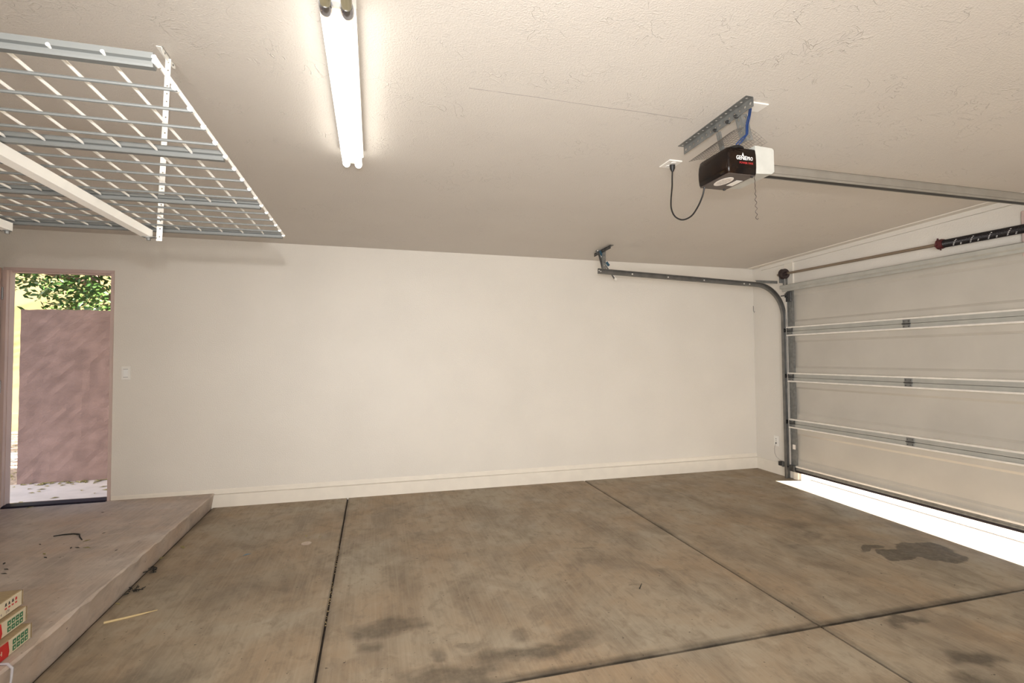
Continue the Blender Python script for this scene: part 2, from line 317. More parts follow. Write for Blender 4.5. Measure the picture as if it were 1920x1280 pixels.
# raised concrete step along the left side, its nosing slightly chipped
b = MB(); N = 90; ya, yb = YN, YF + 0.0
pr = []
for i in range(N + 1):
    y = ya + (yb - ya) * i / N; w = random.uniform(-0.004, 0.004); ch = random.choice([0.006, 0.008, 0.012, 0.02]) 
    xt = -1.372 + w * 0.7
    pr.append([(XL, y, STEP), (xt - ch, y, STEP), (xt - 0.002, y, STEP - ch * 0.8), (-1.385 + w * 0.3, y, 0.12), (-1.392, y, fz(-1.39, y) - 0.01), (XL, y, -0.02)])
V = [p for r in pr for p in r]; F = []
for i in range(N):
    for k in range(5): F.append((i * 6 + k, i * 6 + k + 1, i * 6 + 7 + k, i * 6 + 6 + k))
F += [tuple(range(6)), tuple(range(N * 6 + 5, N * 6 - 1, -1))]
step = tag(b.add(V, F).build('raised_step', m_step), 'raised grey brown concrete step running along the left side by the open door', 'step', kind='structure')

# ------------------------------------------------------------------ walls, ceiling
DX0, DX1, DZ = -2.923, -2.172, 2.165         # side doorway
b = MB(); WT = 0.075
b.box((XL - 0.15, YF, -0.1), (DX0, YF + WT, 2.75)); b.box((DX1, YF, -0.1), (4.57, YF + WT, 2.75)); b.box((DX0, YF, DZ), (DX1, YF + WT, 2.75)); b.box((DX0, YF, -0.1), (DX1, YF + WT, 0.19))
wall_far = tag(b.build('wall_far', m_wall), 'long cream painted wall opposite the camera', 'wall', kind='structure')
GY0, GY1, GZ = -0.30, 4.49, 2.14             # garage opening
b = MB(); b.box((XR, GY1, -0.1), (XR + 0.15, YF, 2.75)); b.box((XR, GY0, GZ), (XR + 0.15, GY1, 2.75)); b.box((XR, YN - 0.15, -0.1), (XR + 0.15, GY0, 2.75))
wall_right = tag(b.build('wall_right', m_wall), 'cream wall around and above the garage door', 'wall', kind='structure')
wall_left = tag(MB().box((XL - 0.15, YN - 0.15, -0.1), (XL, YF, 2.75)).build('wall_left', m_wall), 'cream wall on the house side left of the frame', 'wall', kind='structure')
wall_near = tag(MB().box((XL, YN - 0.15, -0.1), (XR, YN, 2.75)).build('wall_near', m_wall), 'cream wall behind the camera', 'wall', kind='structure')
V = [(x, y, cz(x, y)) for x, y in ((XL - 0.15, YN - 0.15), (4.57, YN - 0.15), (4.57, YF + 0.15), (XL - 0.15, YF + 0.15))]; V += [(x, y, 2.95) for x, y, z in V]
ceiling = tag(MB().add(V, [(3, 2, 1, 0), (4, 5, 6, 7), (0, 1, 5, 4), (1, 2, 6, 5), (2, 3, 7, 6), (3, 0, 4, 7)]).build('ceiling', m_ceil), 'textured beige painted garage ceiling', 'ceiling', kind='structure')
tag(MB().box((XL - 0.15, YN - 0.15, 2.951), (4.57, YF + 0.08, 5.6)).build('shade_storey', m_yellow), 'added storey block above the garage, out of view, shading the pink garden wall', 'wall', kind='structure')  # unseen block, added to keep the sun off the garden wall
# hairline seam in the ceiling board
p = [(0.39 + 1.07 * i / 24, 2.094 + random.uniform(-0.002, 0.002)) for i in range(25)]
c = MB().tube([(x, y, cz(x, y)) for x, y in p], 0.0011, 5).build('ceiling_seam', m_ink, ceiling)
# baseboards: stem wall with a shallow drywall drip above it
def base_prof(ax0, out): return None
b = MB(); b.prism([(5.10, 0.0), (5.075, 0.0), (5.075, 0.188), (5.080, 0.193), (5.10, 0.193)], 0, -1.39, XR, 0)
baseboard_far = tag(b.build('baseboard_far', m_white), 'low white painted concrete stem along the foot of the far wall', 'baseboard', kind='structure')
b = MB(); b.prism([(5.10, 0.197), (5.095, 0.197), (5.096, 0.228), (5.10, 0.238)], 0, DX1 + 0.01, XR, 0)
tag(b.build('trim_1', m_white), 'thin white drip strip just above the stem of the far wall', 'trim', kind='structure')
b = MB(); b.prism([(4.42, 0.0), (4.404, 0.0), (4.404, 0.185), (4.408, 0.193), (4.42, 0.193)], 1, 4.60, 5.076, 0)
tag(b.build('baseboard_right', m_white), 'short white painted stem beside the garage door track', 'baseboard', kind='structure')
# boards around the garage opening
b = MB(); V = []
for y in (-1.2, 5.07): V += [(4.418, y, cz(4.418, y) - 0.008), (4.330, y, cz(4.33, y) - 0.007), (4.322, y, cz(4.322, y) + 0.002), (4.418, y, cz(4.418, y) + 0.002)]
b.add(V, [(0, 1, 2, 3), (7, 6, 5, 4), (0, 4, 5, 1), (1, 5, 6, 2), (2, 6, 7, 3), (3, 7, 4, 0)])
tag(b.build('trim_9', m_white), 'thin pale strip on the ceiling along the garage door wall', 'trim', kind='structure')
b = MB(); V = []
for y in (-1.2, 4.955): V += [(4.42, y, cz(4.42, y) - 0.046), (4.400, y, cz(4.4, y) - 0.046), (4.400, y, cz(4.4, y) - 0.008), (4.42, y, cz(4.42, y) - 0.008)]
b.add(V, [(0, 1, 2, 3), (7, 6, 5, 4), (0, 4, 5, 1), (1, 5, 6, 2), (2, 6, 7, 3), (3, 7, 4, 0)])
tag(b.build('trim_2', m_wall), 'narrow cream board where the ceiling meets the wall over the garage door', 'trim', kind='structure')
b = MB(); b.box((4.404, 4.49, 2.10), (4.42, 4.60, 2.435), bev=0.002); b.box((4.398, 4.475, 2.10), (4.42, 4.49, 2.44), bev=0.002)
tag(b.build('trim_3', m_white), 'upright cream mounting board behind the cable drum', 'trim', kind='structure')
tag(MB().box((4.398, 1.85, 2.08), (4.42, 2.46, 2.40), bev=0.003).build('trim_4', m_pinktrim), 'pinkish mounting board over the middle of the garage door', 'trim', kind='structure')
b = MB(); b.box((4.422, 4.452, fz(4.4, 4.5) + 0.001), (4.572, 4.489, 2.139), bev=0.002); b.box((4.400, 4.475, fz(4.4, 4.5)), (4.4205, 4.54, 0.23), 0, 0.002)
tag(b.build('trim_5', m_white), 'cream jamb at the left edge of the garage opening', 'trim', kind='structure')

# ------------------------------------------------------------------ side doorway
b = MB(); b.box((DX1 - 0.016, 5.088, STEP), (DX1 + 0.006, 5.178, DZ - 0.021)); b.box((DX1 - 0.026, 5.12, STEP), (DX1 - 0.016, 5.165, DZ - 0.02))
b.box((DX0 - 0.02, 5.070, STEP), (DX0 + 0.014, 5.172, DZ - 0.021)); b.box((DX0 + 0.014, 5.10, STEP), (DX0 + 0.020, 5.125, DZ - 0.02))
b.box((DX0 - 0.02, 5.088, DZ - 0.020), (DX1 + 0.006, 5.178, DZ + 0.006)); b.box((DX0 + 0.014, 5.12, DZ - 0.030), (DX1 - 0.016, 5.165, DZ - 0.020))
frm = tag(b.build('trim_6', m_pinktrim), 'pinkish painted frame around the open side door', 'trim', kind='structure')
b = MB(); b.prism([(5.06, 0.2035), (5.07, 0.216), (5.12, 0.228), (5.17, 0.222), (5.18, 0.2035)], 0, DX0 + 0.014, DX1 - 0.016)
tag(b.build('trim_7', m_threshold), 'dark metal threshold under the open side door', 'trim', kind='structure')
door1 = root('door_1', (-2.945, 5.06, 0.215), 'dusty pink side door standing open into the garage at left edge', 'door', kind='structure')
b = MB(); b.box((-2.975, 4.375, 0.222), (-2.935, 5.055, 2.158), bev=0.002); b.build('door_leaf', m_leaf_out, door1)
for z in (0.42, 1.19, 1.95):
    MB().tube([(-2.932, 5.062, z - 0.05), (-2.932, 5.062, z + 0.05)], 0.007, 10).build('hinge', m_chrome, door1)
b = MB(); b.disc((-2.934, 4.44, 1.16), (1, 0, 0), 0.032, 0.006, 20); b.tube([(-2.933, 4.44, 1.16), (-2.88, 4.44, 1.16), (-2.868, 4.44, 1.16), (-2.85, 4.44, 1.16), (-2.842, 4.44, 1.16)], [0.012, 0.012, 0.026, 0.028, 0.015], 16)
b.build('door_knob', m_chrome, door1, True)
sw = root('light_switch', (-2.069, 5.10, 1.285), 'white rocker light switch on the far wall beside the open side door', 'switch')
MB().box((-2.103, 5.092, 1.227), (-2.035, 5.10, 1.343), bev=0.003).build('cover_plate', m_plate, sw)
MB().box((-2.086, 5.0885, 1.250), (-2.052, 5.0935, 1.320), bev=0.0015).build('rocker', m_fix, sw)
for z in (1.318, 1.249): MB().box((-2.086, 5.0880, z), (-2.052, 5.0922, z + 0.003)).build('shadow_gap', m_ink, sw)

# ------------------------------------------------------------------ outside through the side door and the garage door
GO = 0.128
slabo = MB().box((-12, 5.181, -0.2), (4.4, 6.399, GO), 0).build('side_path', m_path); tag(slabo, 'pale concrete path just outside the side door', 'path', kind='structure')
tag(MB().box((-14, 6.601, -0.2), (6, 16, GO - 0.02)).build('gravel_ground', m_gravel), 'brown gravel ground behind the pink garden wall', 'ground', kind='structure')
tag(MB().box((-14, 6.399, -0.2), (-3.549, 6.601, GO - 0.01)).build('gravel_strip', m_gravel), 'strip of gravel left of the pink garden wall', 'ground', kind='structure')
tag(MB().box((-12, 8.25, -0.1), (-3.0, 8.75, GO + 0.012), bev=0.01).build('concrete_curb', m_path), 'grey concrete band across the gravel outside', 'curb')
b = MB(); nx, nz = 40, 26; X0, X1, Z0, Z1 = -3.545, -0.8, 0.1, 1.936
pts = {}
V = []; F = []
for i in range(nx + 1):
    for k in range(nz + 1):
        V.append((X0 + (X1 - X0) * i / nx, 6.40 + random.uniform(-0.004, 0.004), Z0 + (Z1 - Z0) * k / nz + (random.uniform(-0.006, 0.006) if k == nz else 0)))
for i in range(nx):
    for k in range(nz): a = i * (nz + 1) + k; F.append((a, a + nz + 1, a + nz + 2, a + 1))
b.add(V, F); b.box((X0 + 0.001, 6.402, Z0), (X1, 6.60, Z1 - 0.008))
gw = tag(b.build('garden_wall', m_stucco, fix=False), 'dusty pink stucco garden wall seen through the open side door', 'wall')
house = root('neighbour_house', (-5, 11.4, 0.1), 'sunlit yellow stucco house behind the tree outside', 'building')
HR = Matrix.Translation((-6.3, 11.3, 0)) @ Matrix.Rotation(math.radians(-11), 4, 'Z') @ Matrix.Translation((6.3, -11.3, 0))
def hp(mb, nm, m): mb.v = [tuple(HR @ Vector(p)) for p in mb.v]; return mb.build(nm, m, house)
hp(MB().box((-16, 11.4, 0.45), (0.5, 14, 5.4)), 'wall', m_yellow)
hp(MB().box((-16, 11.36, 0.10), (0.5, 14, 0.44)), 'footing', m_yellow)
hp(MB().box((-16, 11.385, 0.437), (0.5, 11.5, 0.455)), 'weep_screed', m_ink)
hp(MB().prism([(10.9, 5.41), (14.5, 5.41), (14.5, 6.4), (10.9, 5.55)], 0, -16.4, 0.9), 'roof', m_roof)
# tree: trunk, branches, leaves
tree = root('shade_tree', (-2.5, 8.1, 0.1), 'leafy green tree over the pink garden wall outside the side door', 'tree')
b = MB(); b.tube([(-2.5, 8.1, 0.05), (-2.55, 8.1, 0.8), (-2.75, 8.05, 1.5), (-3.0, 8.0, 1.9)], [0.14, 0.11, 0.09, 0.075], 12); b.build('trunk', m_bark, tree, True)
BR = [[(-3.0, 8.0, 1.85), (-3.30, 8.0, 2.05), (-3.45, 8.0, 2.25), (-3.62, 8.0, 2.40), (-3.86, 8.0, 2.49), (-4.2, 8.0, 2.57), (-4.7, 7.9, 2.66)],
      [(-2.9, 8.0, 1.8), (-2.8, 8.1, 2.5), (-2.9, 8.2, 3.4)], [(-3.0, 8.0, 1.88), (-2.6, 7.8, 2.5), (-2.2, 7.7, 3.2)], [(-3.62, 8.0, 2.40), (-3.7, 8.1, 2.8), (-3.9, 8.2, 3.3)]]
for q in BR: MB().tube(q, [0.065 - 0.045 * i / (len(q) - 1) for i in range(len(q))], 8).build('branch', m_bark, tree, True)
V = []; F = []
def leaf(c, s):
    a = Vector((random.gauss(0, 1), random.gauss(0, 1), random.gauss(-0.3, 0.6))).normalized(); q = a.orthogonal().normalized(); q = (Matrix.Rotation(random.uniform(0, 6.28), 3, a) @ q); n = a.cross(q)
    k = len(V); V.extend([c - a * s * .5, c + q * s * .26 + n * s * .05, c + a * s * .6, c - q * s * .26 + n * s * .05]); F.append((k, k + 1, k + 2)); F.append((k, k + 2, k + 3))
clumps = []
for i in range(150):
    x = random.uniform(-4.75, -2.2); y = random.uniform(7.3, 8.9); z = random.uniform(1.95, 3.0)
    px = x / y
    if x < -3.95 + 0.0 and z < 2.42 + (-3.95 - x) * 0.20 and not (x < -4.45 and z > 2.35): continue
    clumps.append((x, y, z, random.uniform(0.12, 0.26)))
for x, y, z, r in clumps:
    for j in range(48):
        d = Vector((random.gauss(0, 1), random.gauss(0, 1), random.gauss(0, 0.8))) * r * 0.62
        leaf(Vector((x, y, z)) + d, random.uniform(0.06, 0.10))
for i in range(260):  # extra canopy out of view, added to shade the visible leaves and gravel
    c = Vector((random.uniform(-2.4, 1.8), random.uniform(6.9, 9.3), random.uniform(0.8, 5.0)))
    for j in range(34): leaf(c + Vector((random.gauss(0, .2), random.gauss(0, .2), random.gauss(0, .18))), 0.12)
for i in range(90):
    c = Vector((random.uniform(-5.6, -1.6), random.uniform(7.2, 9.2), random.uniform(2.9, 4.2)))
    for j in range(30): leaf(c + Vector((random.gauss(0, .2), random.gauss(0, .2), random.gauss(0, .16))), 0.09)
fo = MB().add(V, F).build('foliage', m_leafm, tree, fix=False); fo['kind'] = 'stuff'
# fallen leaves outside: one scatter nobody could count
V = []; F = []
for i in range(90):
    x = random.choice([random.uniform(-3.5, -2.4)]); y = random.choice([random.uniform(6.28, 6.395), random.uniform(6.30, 6.39), random.uniform(5.5, 6.3)])
    if y < 6.2 and random.random() < 0.4: continue
    k = len(V); a = random.uniform(0, 6.28); s = random.uniform(0.02, 0.045); ca, sa = math.cos(a) * s, math.sin(a) * s
    V += [(x - ca, y - sa, GO + 0.002), (x - sa * .4, y + ca * .4, GO + 0.010), (x + ca, y + sa, GO + 0.004), (x + sa * .4, y - ca * .4, GO + 0.008)]; F += [(k, k + 1, k + 2), (k, k + 2, k + 3)]
for i in range(160):
    x = random.uniform(-8, -3.6); y = random.uniform(6.7, 10.2); k = len(V); a = random.uniform(0, 6.28); s = random.uniform(0.03, 0.06); ca, sa = math.cos(a) * s, math.sin(a) * s; g = GO - 0.018 + (0.032 if 8.2 < y < 8.8 else 0)
    V += [(x - ca, y - sa, g + 0.004), (x - sa * .4, y + ca * .4, g + 0.014), (x + ca, y + sa, g + 0.006), (x + sa * .4, y - ca * .4, g + 0.012)]; F += [(k, k + 1, k + 2), (k, k + 2, k + 3)]
fl = tag(MB().add(V, F).build('fallen_leaves', [m_dry], fix=False), 'scattered dry leaves on the path and gravel outside the side door', 'leaves', kind='stuff')
V = [(x, y, fz(4.56, y) - 0.001 - (x - 4.56) * 0.02) for x, y in ((4.572, -4.0), (16, -4.0), (16, 4.66), (4.572, 4.66))]; V += [(x, y, -0.5) for x, y, z in V]
tag(MB().add(V, [(0, 1, 2, 3), (7, 6, 5, 4), (4, 5, 1, 0), (5, 6, 2, 1), (6, 7, 3, 2), (7, 4, 0, 3)]).build('driveway', m_tile), 'sunlit concrete driveway beyond the garage door', 'driveway', kind='structure')
V = [(x, y, fz(4.54, y) - 0.005) for x, y in ((4.532, GY0), (4.571, GY0), (4.571, GY1), (4.532, GY1))]; V += [(x, y, -0.2) for x, y, z in V]
tag(MB().add(V, [(0, 1, 2, 3), (7, 6, 5, 4), (4, 5, 1, 0), (5, 6, 2, 1), (6, 7, 3, 2), (7, 4, 0, 3)]).build('expansion_joint', m_joint), 'dark expansion joint between garage floor and driveway', 'joint', kind='structure')

# ------------------------------------------------------------------ sectional garage door (door_2)
gd = root('door_2', (4.39, 2.12, 0.155), 'white steel sectional garage door with four ribbed sections, raised a hand above the floor', 'door', kind='structure')
DY0, DY1 = -0.37, 4.545
Z = [0.160, 0.660, 1.160, 1.660, 2.160]
for k in range(4):
    z0, z1 = Z[k] + 0.002, Z[k + 1] - 0.002; h = z1 - z0
    sec = root('door_section', (4.39, 2.12, z0), None, None); del sec['label']; del sec['category']; sec.location = (0, 0, 0); par(sec, gd)
    sec.matrix_parent_inverse = Matrix.Translation(gd.location).inverted()
    def P_(bm_, nm, m): o = bm_.build(nm, m); o.parent = sec; return o
    b = MB(); X = 4.405
    prof = [(4.4185, z0), (X, z0), (X, z0 + 0.100), (X + 0.012, z0 + 0.120), (X + 0.012, z1 - 0.120), (X, z1 - 0.100), (X, z1), (4.409, z1), (4.409, z1 + 0.0035), (4.4185, z1 + 0.0035)]
    b.prism(prof, 1, DY0, DY1 - 0.004); P_(b, 'panel_skin', m_skin)
    for nm, za, zb, lz, up in (('bottom_rail', z0, z0 + 0.042, z0 + 0.042, 1), ('top_rail', z1 - 0.040, z1, z1 - 0.040, -1)):
        b = MB(); b.box((4.374, DY0 + 0.001, za), (4.4045, DY1 - 0.001, zb))
        b.box((4.371, DY0 + 0.002, za + (0.012 if up > 0 else 0.010)), (4.3742, DY1 - 0.002, za + (0.016 if up > 0 else 0.013)))
        P_(b, nm, m_railgrey if (k or up < 0) else m_galv)
        b = MB(); b.prism([(4.366, lz - 0.007 * up), (4.366, lz + 0.006 * up), (4.372, lz + 0.009 * up), (4.4045, lz + 0.009 * up), (4.4045, lz), (4.372, lz)][::up], 1, DY0, DY1 + 0.006); P_(b, 'rail_lip', m_galvw)
    for (ya_, yb_) in ((DY1 - 0.072, DY1), (DY0, DY0 + 0.072)):
        b = MB(); b.box((4.377, ya_, z0 + 0.046), (4.4046, yb_, z1 - 0.044))
        for t in range(6): b.disc((4.3765, (ya_ + yb_) / 2 + 0.012, z0 + 0.08 + t * 0.066), (1, 0, 0), 0.004, 0.0015, 8)
        P_(b, 'end_stile', m_galv)
    b = MB(); b.box((4.3735, DY1 - 0.004, z0 + 0.05), (4.378, DY1 + 0.002, z1 - 0.05)); P_(b, 'stile_edge', m_galvw)
# dark rubber seal under the bottom rail
b = MB(); b.prism([(4.372, 0.163), (4.372, 0.148), (4.380, 0.141), (4.405, 0.143), (4.412, 0.150), (4.412, 0.161)], 1, DY0, DY1 - 0.03); b.build('bottom_seal', m_seal, gd)
# horizontal top strut (hat section)
b = MB(); b.prism([(4.373, 2.158), (4.345, 2.158), (4.340, 2.165), (4.312, 2.165), (4.302, 2.158), (4.303, 2.128), (4.307, 2.124), (4.325, 2.127), (4.332, 2.118), (4.334, 2.100), (4.340, 2.096), (4.346, 2.104), (4.373, 2.104)], 1, DY0, DY1 + 0.02)
b.build('top_strut', m_railgrey, gd)
# hinges in the middle and roller hinges at the ends
def hinge(y, z, parent, end=False):
    b = MB(); b.box((4.3665, y - 0.032, z + 0.003), (4.3712, y + 0.032, z + 0.034), bev=0.001); b.box((4.3665, y - 0.032, z - 0.040), (4.3712, y + 0.032, z - 0.006), bev=0.001)
    b.tube([(4.3655, y - 0.036, z - 0.001), (4.3655, y + 0.036, z - 0.001)], 0.0045, 8, 1)
    for dy in (-0.02, 0.02):
        for dz in (0.02, -0.024): b.disc((4.3655, y + dy, z + dz), (1, 0, 0), 0.0045, 0.003, 8, 1)
    return b.build('hinge', [m_galv, m_darkst], parent)
for z in Z[1:4]:
    hinge(3.255, z, gd); hinge(1.00, z, gd)
    r = hinge(4.500, z, gd)
    b = MB(); b.box((4.352, 4.462, z + 0.004), (4.3662, 4.466, z + 0.036)); b.box((4.352, 4.534, z + 0.004), (4.3662, 4.538, z + 0.036)); b.tube([(4.359, 4.46, z + 0.014), (4.359, 4.575, z + 0.014)], 0.0055, 8)
    o = b.build('roller_shaft', m_darkst, gd); 
    MB().tube([(4.359, 4.568, z + 0.014), (4.359, 4.588, z + 0.014)], 0.022, 16).build('roller', m_black, gd, True)
    r = hinge(-0.30, z, gd)
b = MB(); b.box((4.345, 4.47, 0.150), (4.3735, 4.54, 0.215), bev=0.002); b.tube([(4.36, 4.47, 0.185), (4.36, 4.575, 0.185)], 0.006, 8); b.build('bottom_bracket', m_darkst, gd)
b = MB(); b.box((4.350, 4.46, 1.985), (4.3735, 4.538, 2.09), bev=0.002); b.box((4.335, 4.50, 2.03), (4.352, 4.53, 2.075)); b.tube([(4.33, 4.50, 2.052), (4.325, 4.57, 2.052)], 0.006, 8); b.build('top_bracket', m_darkst, gd)
MB().tube([(4.352, 4.532, 0.20), (4.350, 4.532, 1.2), (4.345, 4.530, 2.245)], 0.0018, 6).build('lift_cable', m_galvw, gd)
MB().box((4.3755, 4.475, 0.385), (4.377, 4.512, 0.435)).build('paper_sticker', m_label, gd)['label'] = 'small cream paper sticker'

# ------------------------------------------------------------------ track (left side)
TY = 4.560
def trackpath():
    pts = []; za, xa = 2.247, 2.14; xb, zb = 3.98, 2.172
    for i in range(8): t = i / 8; pts.append((xa + (xb - xa) * t, za + (zb - za) * t))
    R_ = 0.355; cx, cz_ = 4.005, 2.172 - R_ 
    for i in range(15):
        a = PI / 2 - (PI / 2) * i / 14; pts.append((cx + R_ * math.cos(a), cz_ + R_ * math.sin(a)))
    for z in (1.4, 0.9, 0.5, fz(4.36, TY) + 0.001): pts.append((4.36, z))
    return pts
TP = trackpath()
def sweep(path, prof, y0, mi=0):
    """prof: list (n offset, y offset); sweeps in the XZ plane"""
    V = []; F = []; k = len(prof)
    for i, p in enumerate(path):
        a = path[max(i - 1, 0)]; c_ = path[min(i + 1, len(path) - 1)]; t = Vector((c_[0] - a[0], 0, c_[1] - a[1])).normalized(); nn = Vector((t.z, 0, -t.x)) * -1
        V += [(p[0] + nn.x * q[0], y0 + q[1], p[1] + nn.z * q[0]) for q in prof]
    for i in range(len(path) - 1):
        for j in range(k): q = (j + 1) % k; F.append((i * k + j, i * k + q, i * k + k + q, i * k + k + j))
    F += [tuple(range(k)), tuple(range(len(path) * k - 1, len(path) * k - k - 1, -1))]
    return V, F
w, d, th = 0.026, 0.028, 0.0022
prof = [(-w, 0.006), (-w + 0.004, 0), (-w + 0.008, 0), (-w + 0.008, th), (-w + th, th + 0.004), (-w + th, d - th), (w - th, d - th), (w - th, th + 0.006), (w - 0.010, th), (w - 0.010, 0), (w - 0.004, 0), (w, 0.006), (w, d), (-w, d)]
trk = root('garage_door_track', (4.36, 4.59, 0.06), 'grey steel roller track curving up beside the garage door and back along the far wall', 'track')
V, F = sweep(TP, prof, TY); tch = MB().add(V, F).build('track_channel', m_track, trk, True)
for x in (2.155, 2.172, 2.52, 2.93, 3.36, 3.86, 3.93):
    z = 2.247 - 0.0408 * (x - 2.14); MB().disc((x, TY + d - 0.004, z + (0.008 if x == 2.155 else 0)), (0, 1, 0), 0.008 if x not in (2.155, 2.172) else 0.006, 0.004, 8).build('bolt_head', m_galvw, tch)
b = MB(); b.box((4.408, 4.590, 0.20), (4.4195, 4.602, 1.80)); 
for z in (0.28, 0.9, 1.5): b.box((4.386, 4.5885, z), (4.41, 4.593, z + 0.05)); 
b.build('jamb_bracket', m_galv, trk)
b = MB(); V = []; b.box((4.02, TY + 0.029, 2.192), (4.30, TY + 0.033, 2.222)); b.box((4.02, TY + 0.033, 2.218), (4.30, TY + 0.05, 2.222)); b.build('horizontal_angle', m_galv, trk)
# perforated hanger of the track
hg = root('track_hanger', (2.20, 4.59, 2.46), 'perforated steel angle on the ceiling holding up the back end of the track', 'bracket')
def perf(a, bb, w, parent, name='perforated_angle', leg2=None, side=(0, 0, 1), th=0.0028, m=m_galv, sp=0.028, second=(-1, 0, 0), w2=None):
    """perforated steel angle: holes are dark-free real openings built as strips between holes"""
    a = Vector(a); bb = Vector(bb); t = (bb - a); L = t.length; t.normalize(); s = Vector(side); s = (s - t * s.dot(t)).normalized(); nrm = t.cross(s).normalized()
    mb = MB()
    def plate(o, s, nrm, w):
        n_ = max(1, int(L / sp)); pitch = L / n_; hr = w * 0.17
        for i in range(n_):
            c0 = o + t * pitch * i; cc = c0 + t * pitch / 2 + s * w / 2
            outer = [c0, c0 + t * pitch / 2, c0 + t * pitch, c0 + t * pitch + s * w / 2, c0 + t * pitch + s * w, c0 + t * pitch / 2 + s * w, c0 + s * w, c0 + s * w / 2]
            inner = [cc + (t * math.cos(g) + s * math.sin(g)) * hr for g in [math.radians(v) for v in (225, 270, 315, 0, 45, 90, 135, 180)]]
            V = outer + inner + [p + nrm * th for p in outer + inner]; F = []
            for j in range(8):
                q = (j + 1) % 8; F += [(j, q, 8 + q, 8 + j), (16 + q, 16 + j, 24 + j, 24 + q), (8 + j, 8 + q, 24 + q, 24 + j), (q, j, 16 + j, 16 + q)]
            mb.add(V, F)
    plate(a, s, nrm, w)
    if second is not None:
        s2 = Vector(second); s2 = (s2 - t * s2.dot(t)).normalized(); n2 = t.cross(s2).normalized(); plate(a + s * (w if leg2 == 'top' else 0), s2, n2, w2 or w)
    return mb.build(name, m, parent, fix=True)
zz = lambda y: cz(2.19, y) - 0.004
perf((2.19, 4.40, zz(4.40) - 0.036), (2.19, 4.775, zz(4.775) - 0.036), 0.034, hg, leg2='top', second=(1, 0, 0), m=m_darkst)
perf((2.198, 4.592, 2.262), (2.198, 4.592, 2.472), 0.034, hg, 'hanger_strap', side=(1, 0, 0), second=(0, 1, 0), w2=0.02)
b = MB(); b.bar((2.142, 4.616, 2.462), (2.345, 4.616, 2.180), 0.026, 0.003, 1, side=(1, 0, 0.8)); b.bar((2.150, 4.612, 2.462), (2.345, 4.612, 2.19), 0.009, 0.006, side=(1, 0, 0.8)); b.disc((2.345, 4.610, 2.178), (0, 1, 0), 0.014, 0.008, 12)
b.build('diagonal_brace', [m_galvw, m_track], hg)
b = MB(); b.bar((2.155, 4.600, 2.45), (2.20, 4.600, 2.28), 0.02, 0.003, side=(1, 0, 0)); b.build('rear_brace', m_darkst, hg)
m_clip = mat('blue_clip_plastic', (0.02, 0.07, 0.11), 0.4)
for p_, q_ in (((2.245, 4.606, 2.345), (2.272, 4.606, 2.309)), ((2.17, 4.606, 2.452), (2.20, 4.606, 2.41))): MB().bar(p_, q_, 0.024, 0.012, side=(1, 0, 0.8)).build('blue_clip', m_clip, hg)['label'] = 'dark blue clip'

# ------------------------------------------------------------------ torsion spring shaft
ts = root('torsion_spring_shaft', (4.33, 2.12, 2.27), 'torsion shaft with black coil spring mounted above the garage door', 'garage door spring')
sz = lambda y: 2.290 - (4.51 - y) * 0.0135
MB().tube([(4.33, 4.615, sz(4.615)), (4.33, -0.42, sz(-0.42))], 0.0125, 14).build('shaft', m_shaft, ts, True)
pts = []; turns = 150; yS, yE = 2.925, 1.95
for i in range(turns * 10 + 1):
    a = 2 * PI * i / 10; y = yS + (yE - yS) * i / (turns * 10); pts.append((4.33 + 0.0285 * math.cos(a), y, sz(y) - 0.002 + 0.0285 * math.sin(a)))
MB().tube(pts, 0.0036, 5).build('coil_spring', m_spring, ts, True)
MB().tube([(4.33, yS, sz(yS)), (4.33, yE, sz(yE))], 0.0255, 16).build('spring_core', m_spring, ts, True)
b = MB(); y = yS - 0.09
while y > yE + 0.02:
    for ph, n_ in ((0.0, 5), (0.55, 2)):
        for j in range(n_):
            a = PI + 0.95 - j * (0.32); yy = y - ph * 0.09 - j * 0.0065; c = Vector((4.33 + 0.0325 * math.cos(a), yy, sz(yy) - 0.002 + 0.0325 * math.sin(a)))
            b.tube([c + Vector((0, 0.004, 0)), c - Vector((0, 0.004, 0))], 0.0019, 5)
    y -= 0.115
o = b.build('paint_marks', m_textw, ts); o['label'] = 'dashed white stripe on the spring'; o['kind'] = 'stuff'
b = MB(); b.tube([(4.33, 2.967, sz(2.96)), (4.33, 2.955, sz(2.95)), (4.33, 2.945, sz(2.94)), (4.33, 2.93, sz(2.93)), (4.33, 2.912, sz(2.91))], [0.024, 0.040, 0.036, 0.040, 0.034], 18)
for a in range(0, 360, 90): b.tube([(4.33 + 0.03 * math.cos(math.radians(a + 20)), 2.95, sz(2.95) + 0.03 * math.sin(math.radians(a + 20))), (4.33 + 0.049 * math.cos(math.radians(a + 20)), 2.95, sz(2.95) + 0.049 * math.sin(math.radians(a + 20)))], 0.006, 8)
b.build('winding_cone', m_red, ts, True)['label'] = 'dark red winding cone'
b = MB(); yy = 4.53; b.tube([(4.33, yy - 0.03, sz(yy)), (4.33, yy - 0.022, sz(yy)), (4.33, yy - 0.018, sz(yy)), (4.33, yy + 0.012, sz(yy)), (4.33, yy + 0.016, sz(yy)), (4.33, yy + 0.022, sz(yy))], [0.052, 0.056, 0.048, 0.048, 0.057, 0.054], 28)
b.tube([(4.33, yy - 0.06, sz(yy)), (4.33, yy - 0.02, sz(yy))], 0.022, 14); b.build('cable_drum', m_drum, ts, True)
b = MB(); b.box((4.345, 4.562, 2.195), (4.4035, 4.567, 2.33)); b.box((4.30, 4.562, 2.195), (4.40, 4.566, 2.275)); b.box((4.399, 4.562, 2.18), (4.4035, 4.60, 2.33)); b.box((4.345, 4.50, 2.17), (4.35, 4.562, 2.25)); b.build('end_bearing_bracket', m_galv, ts)
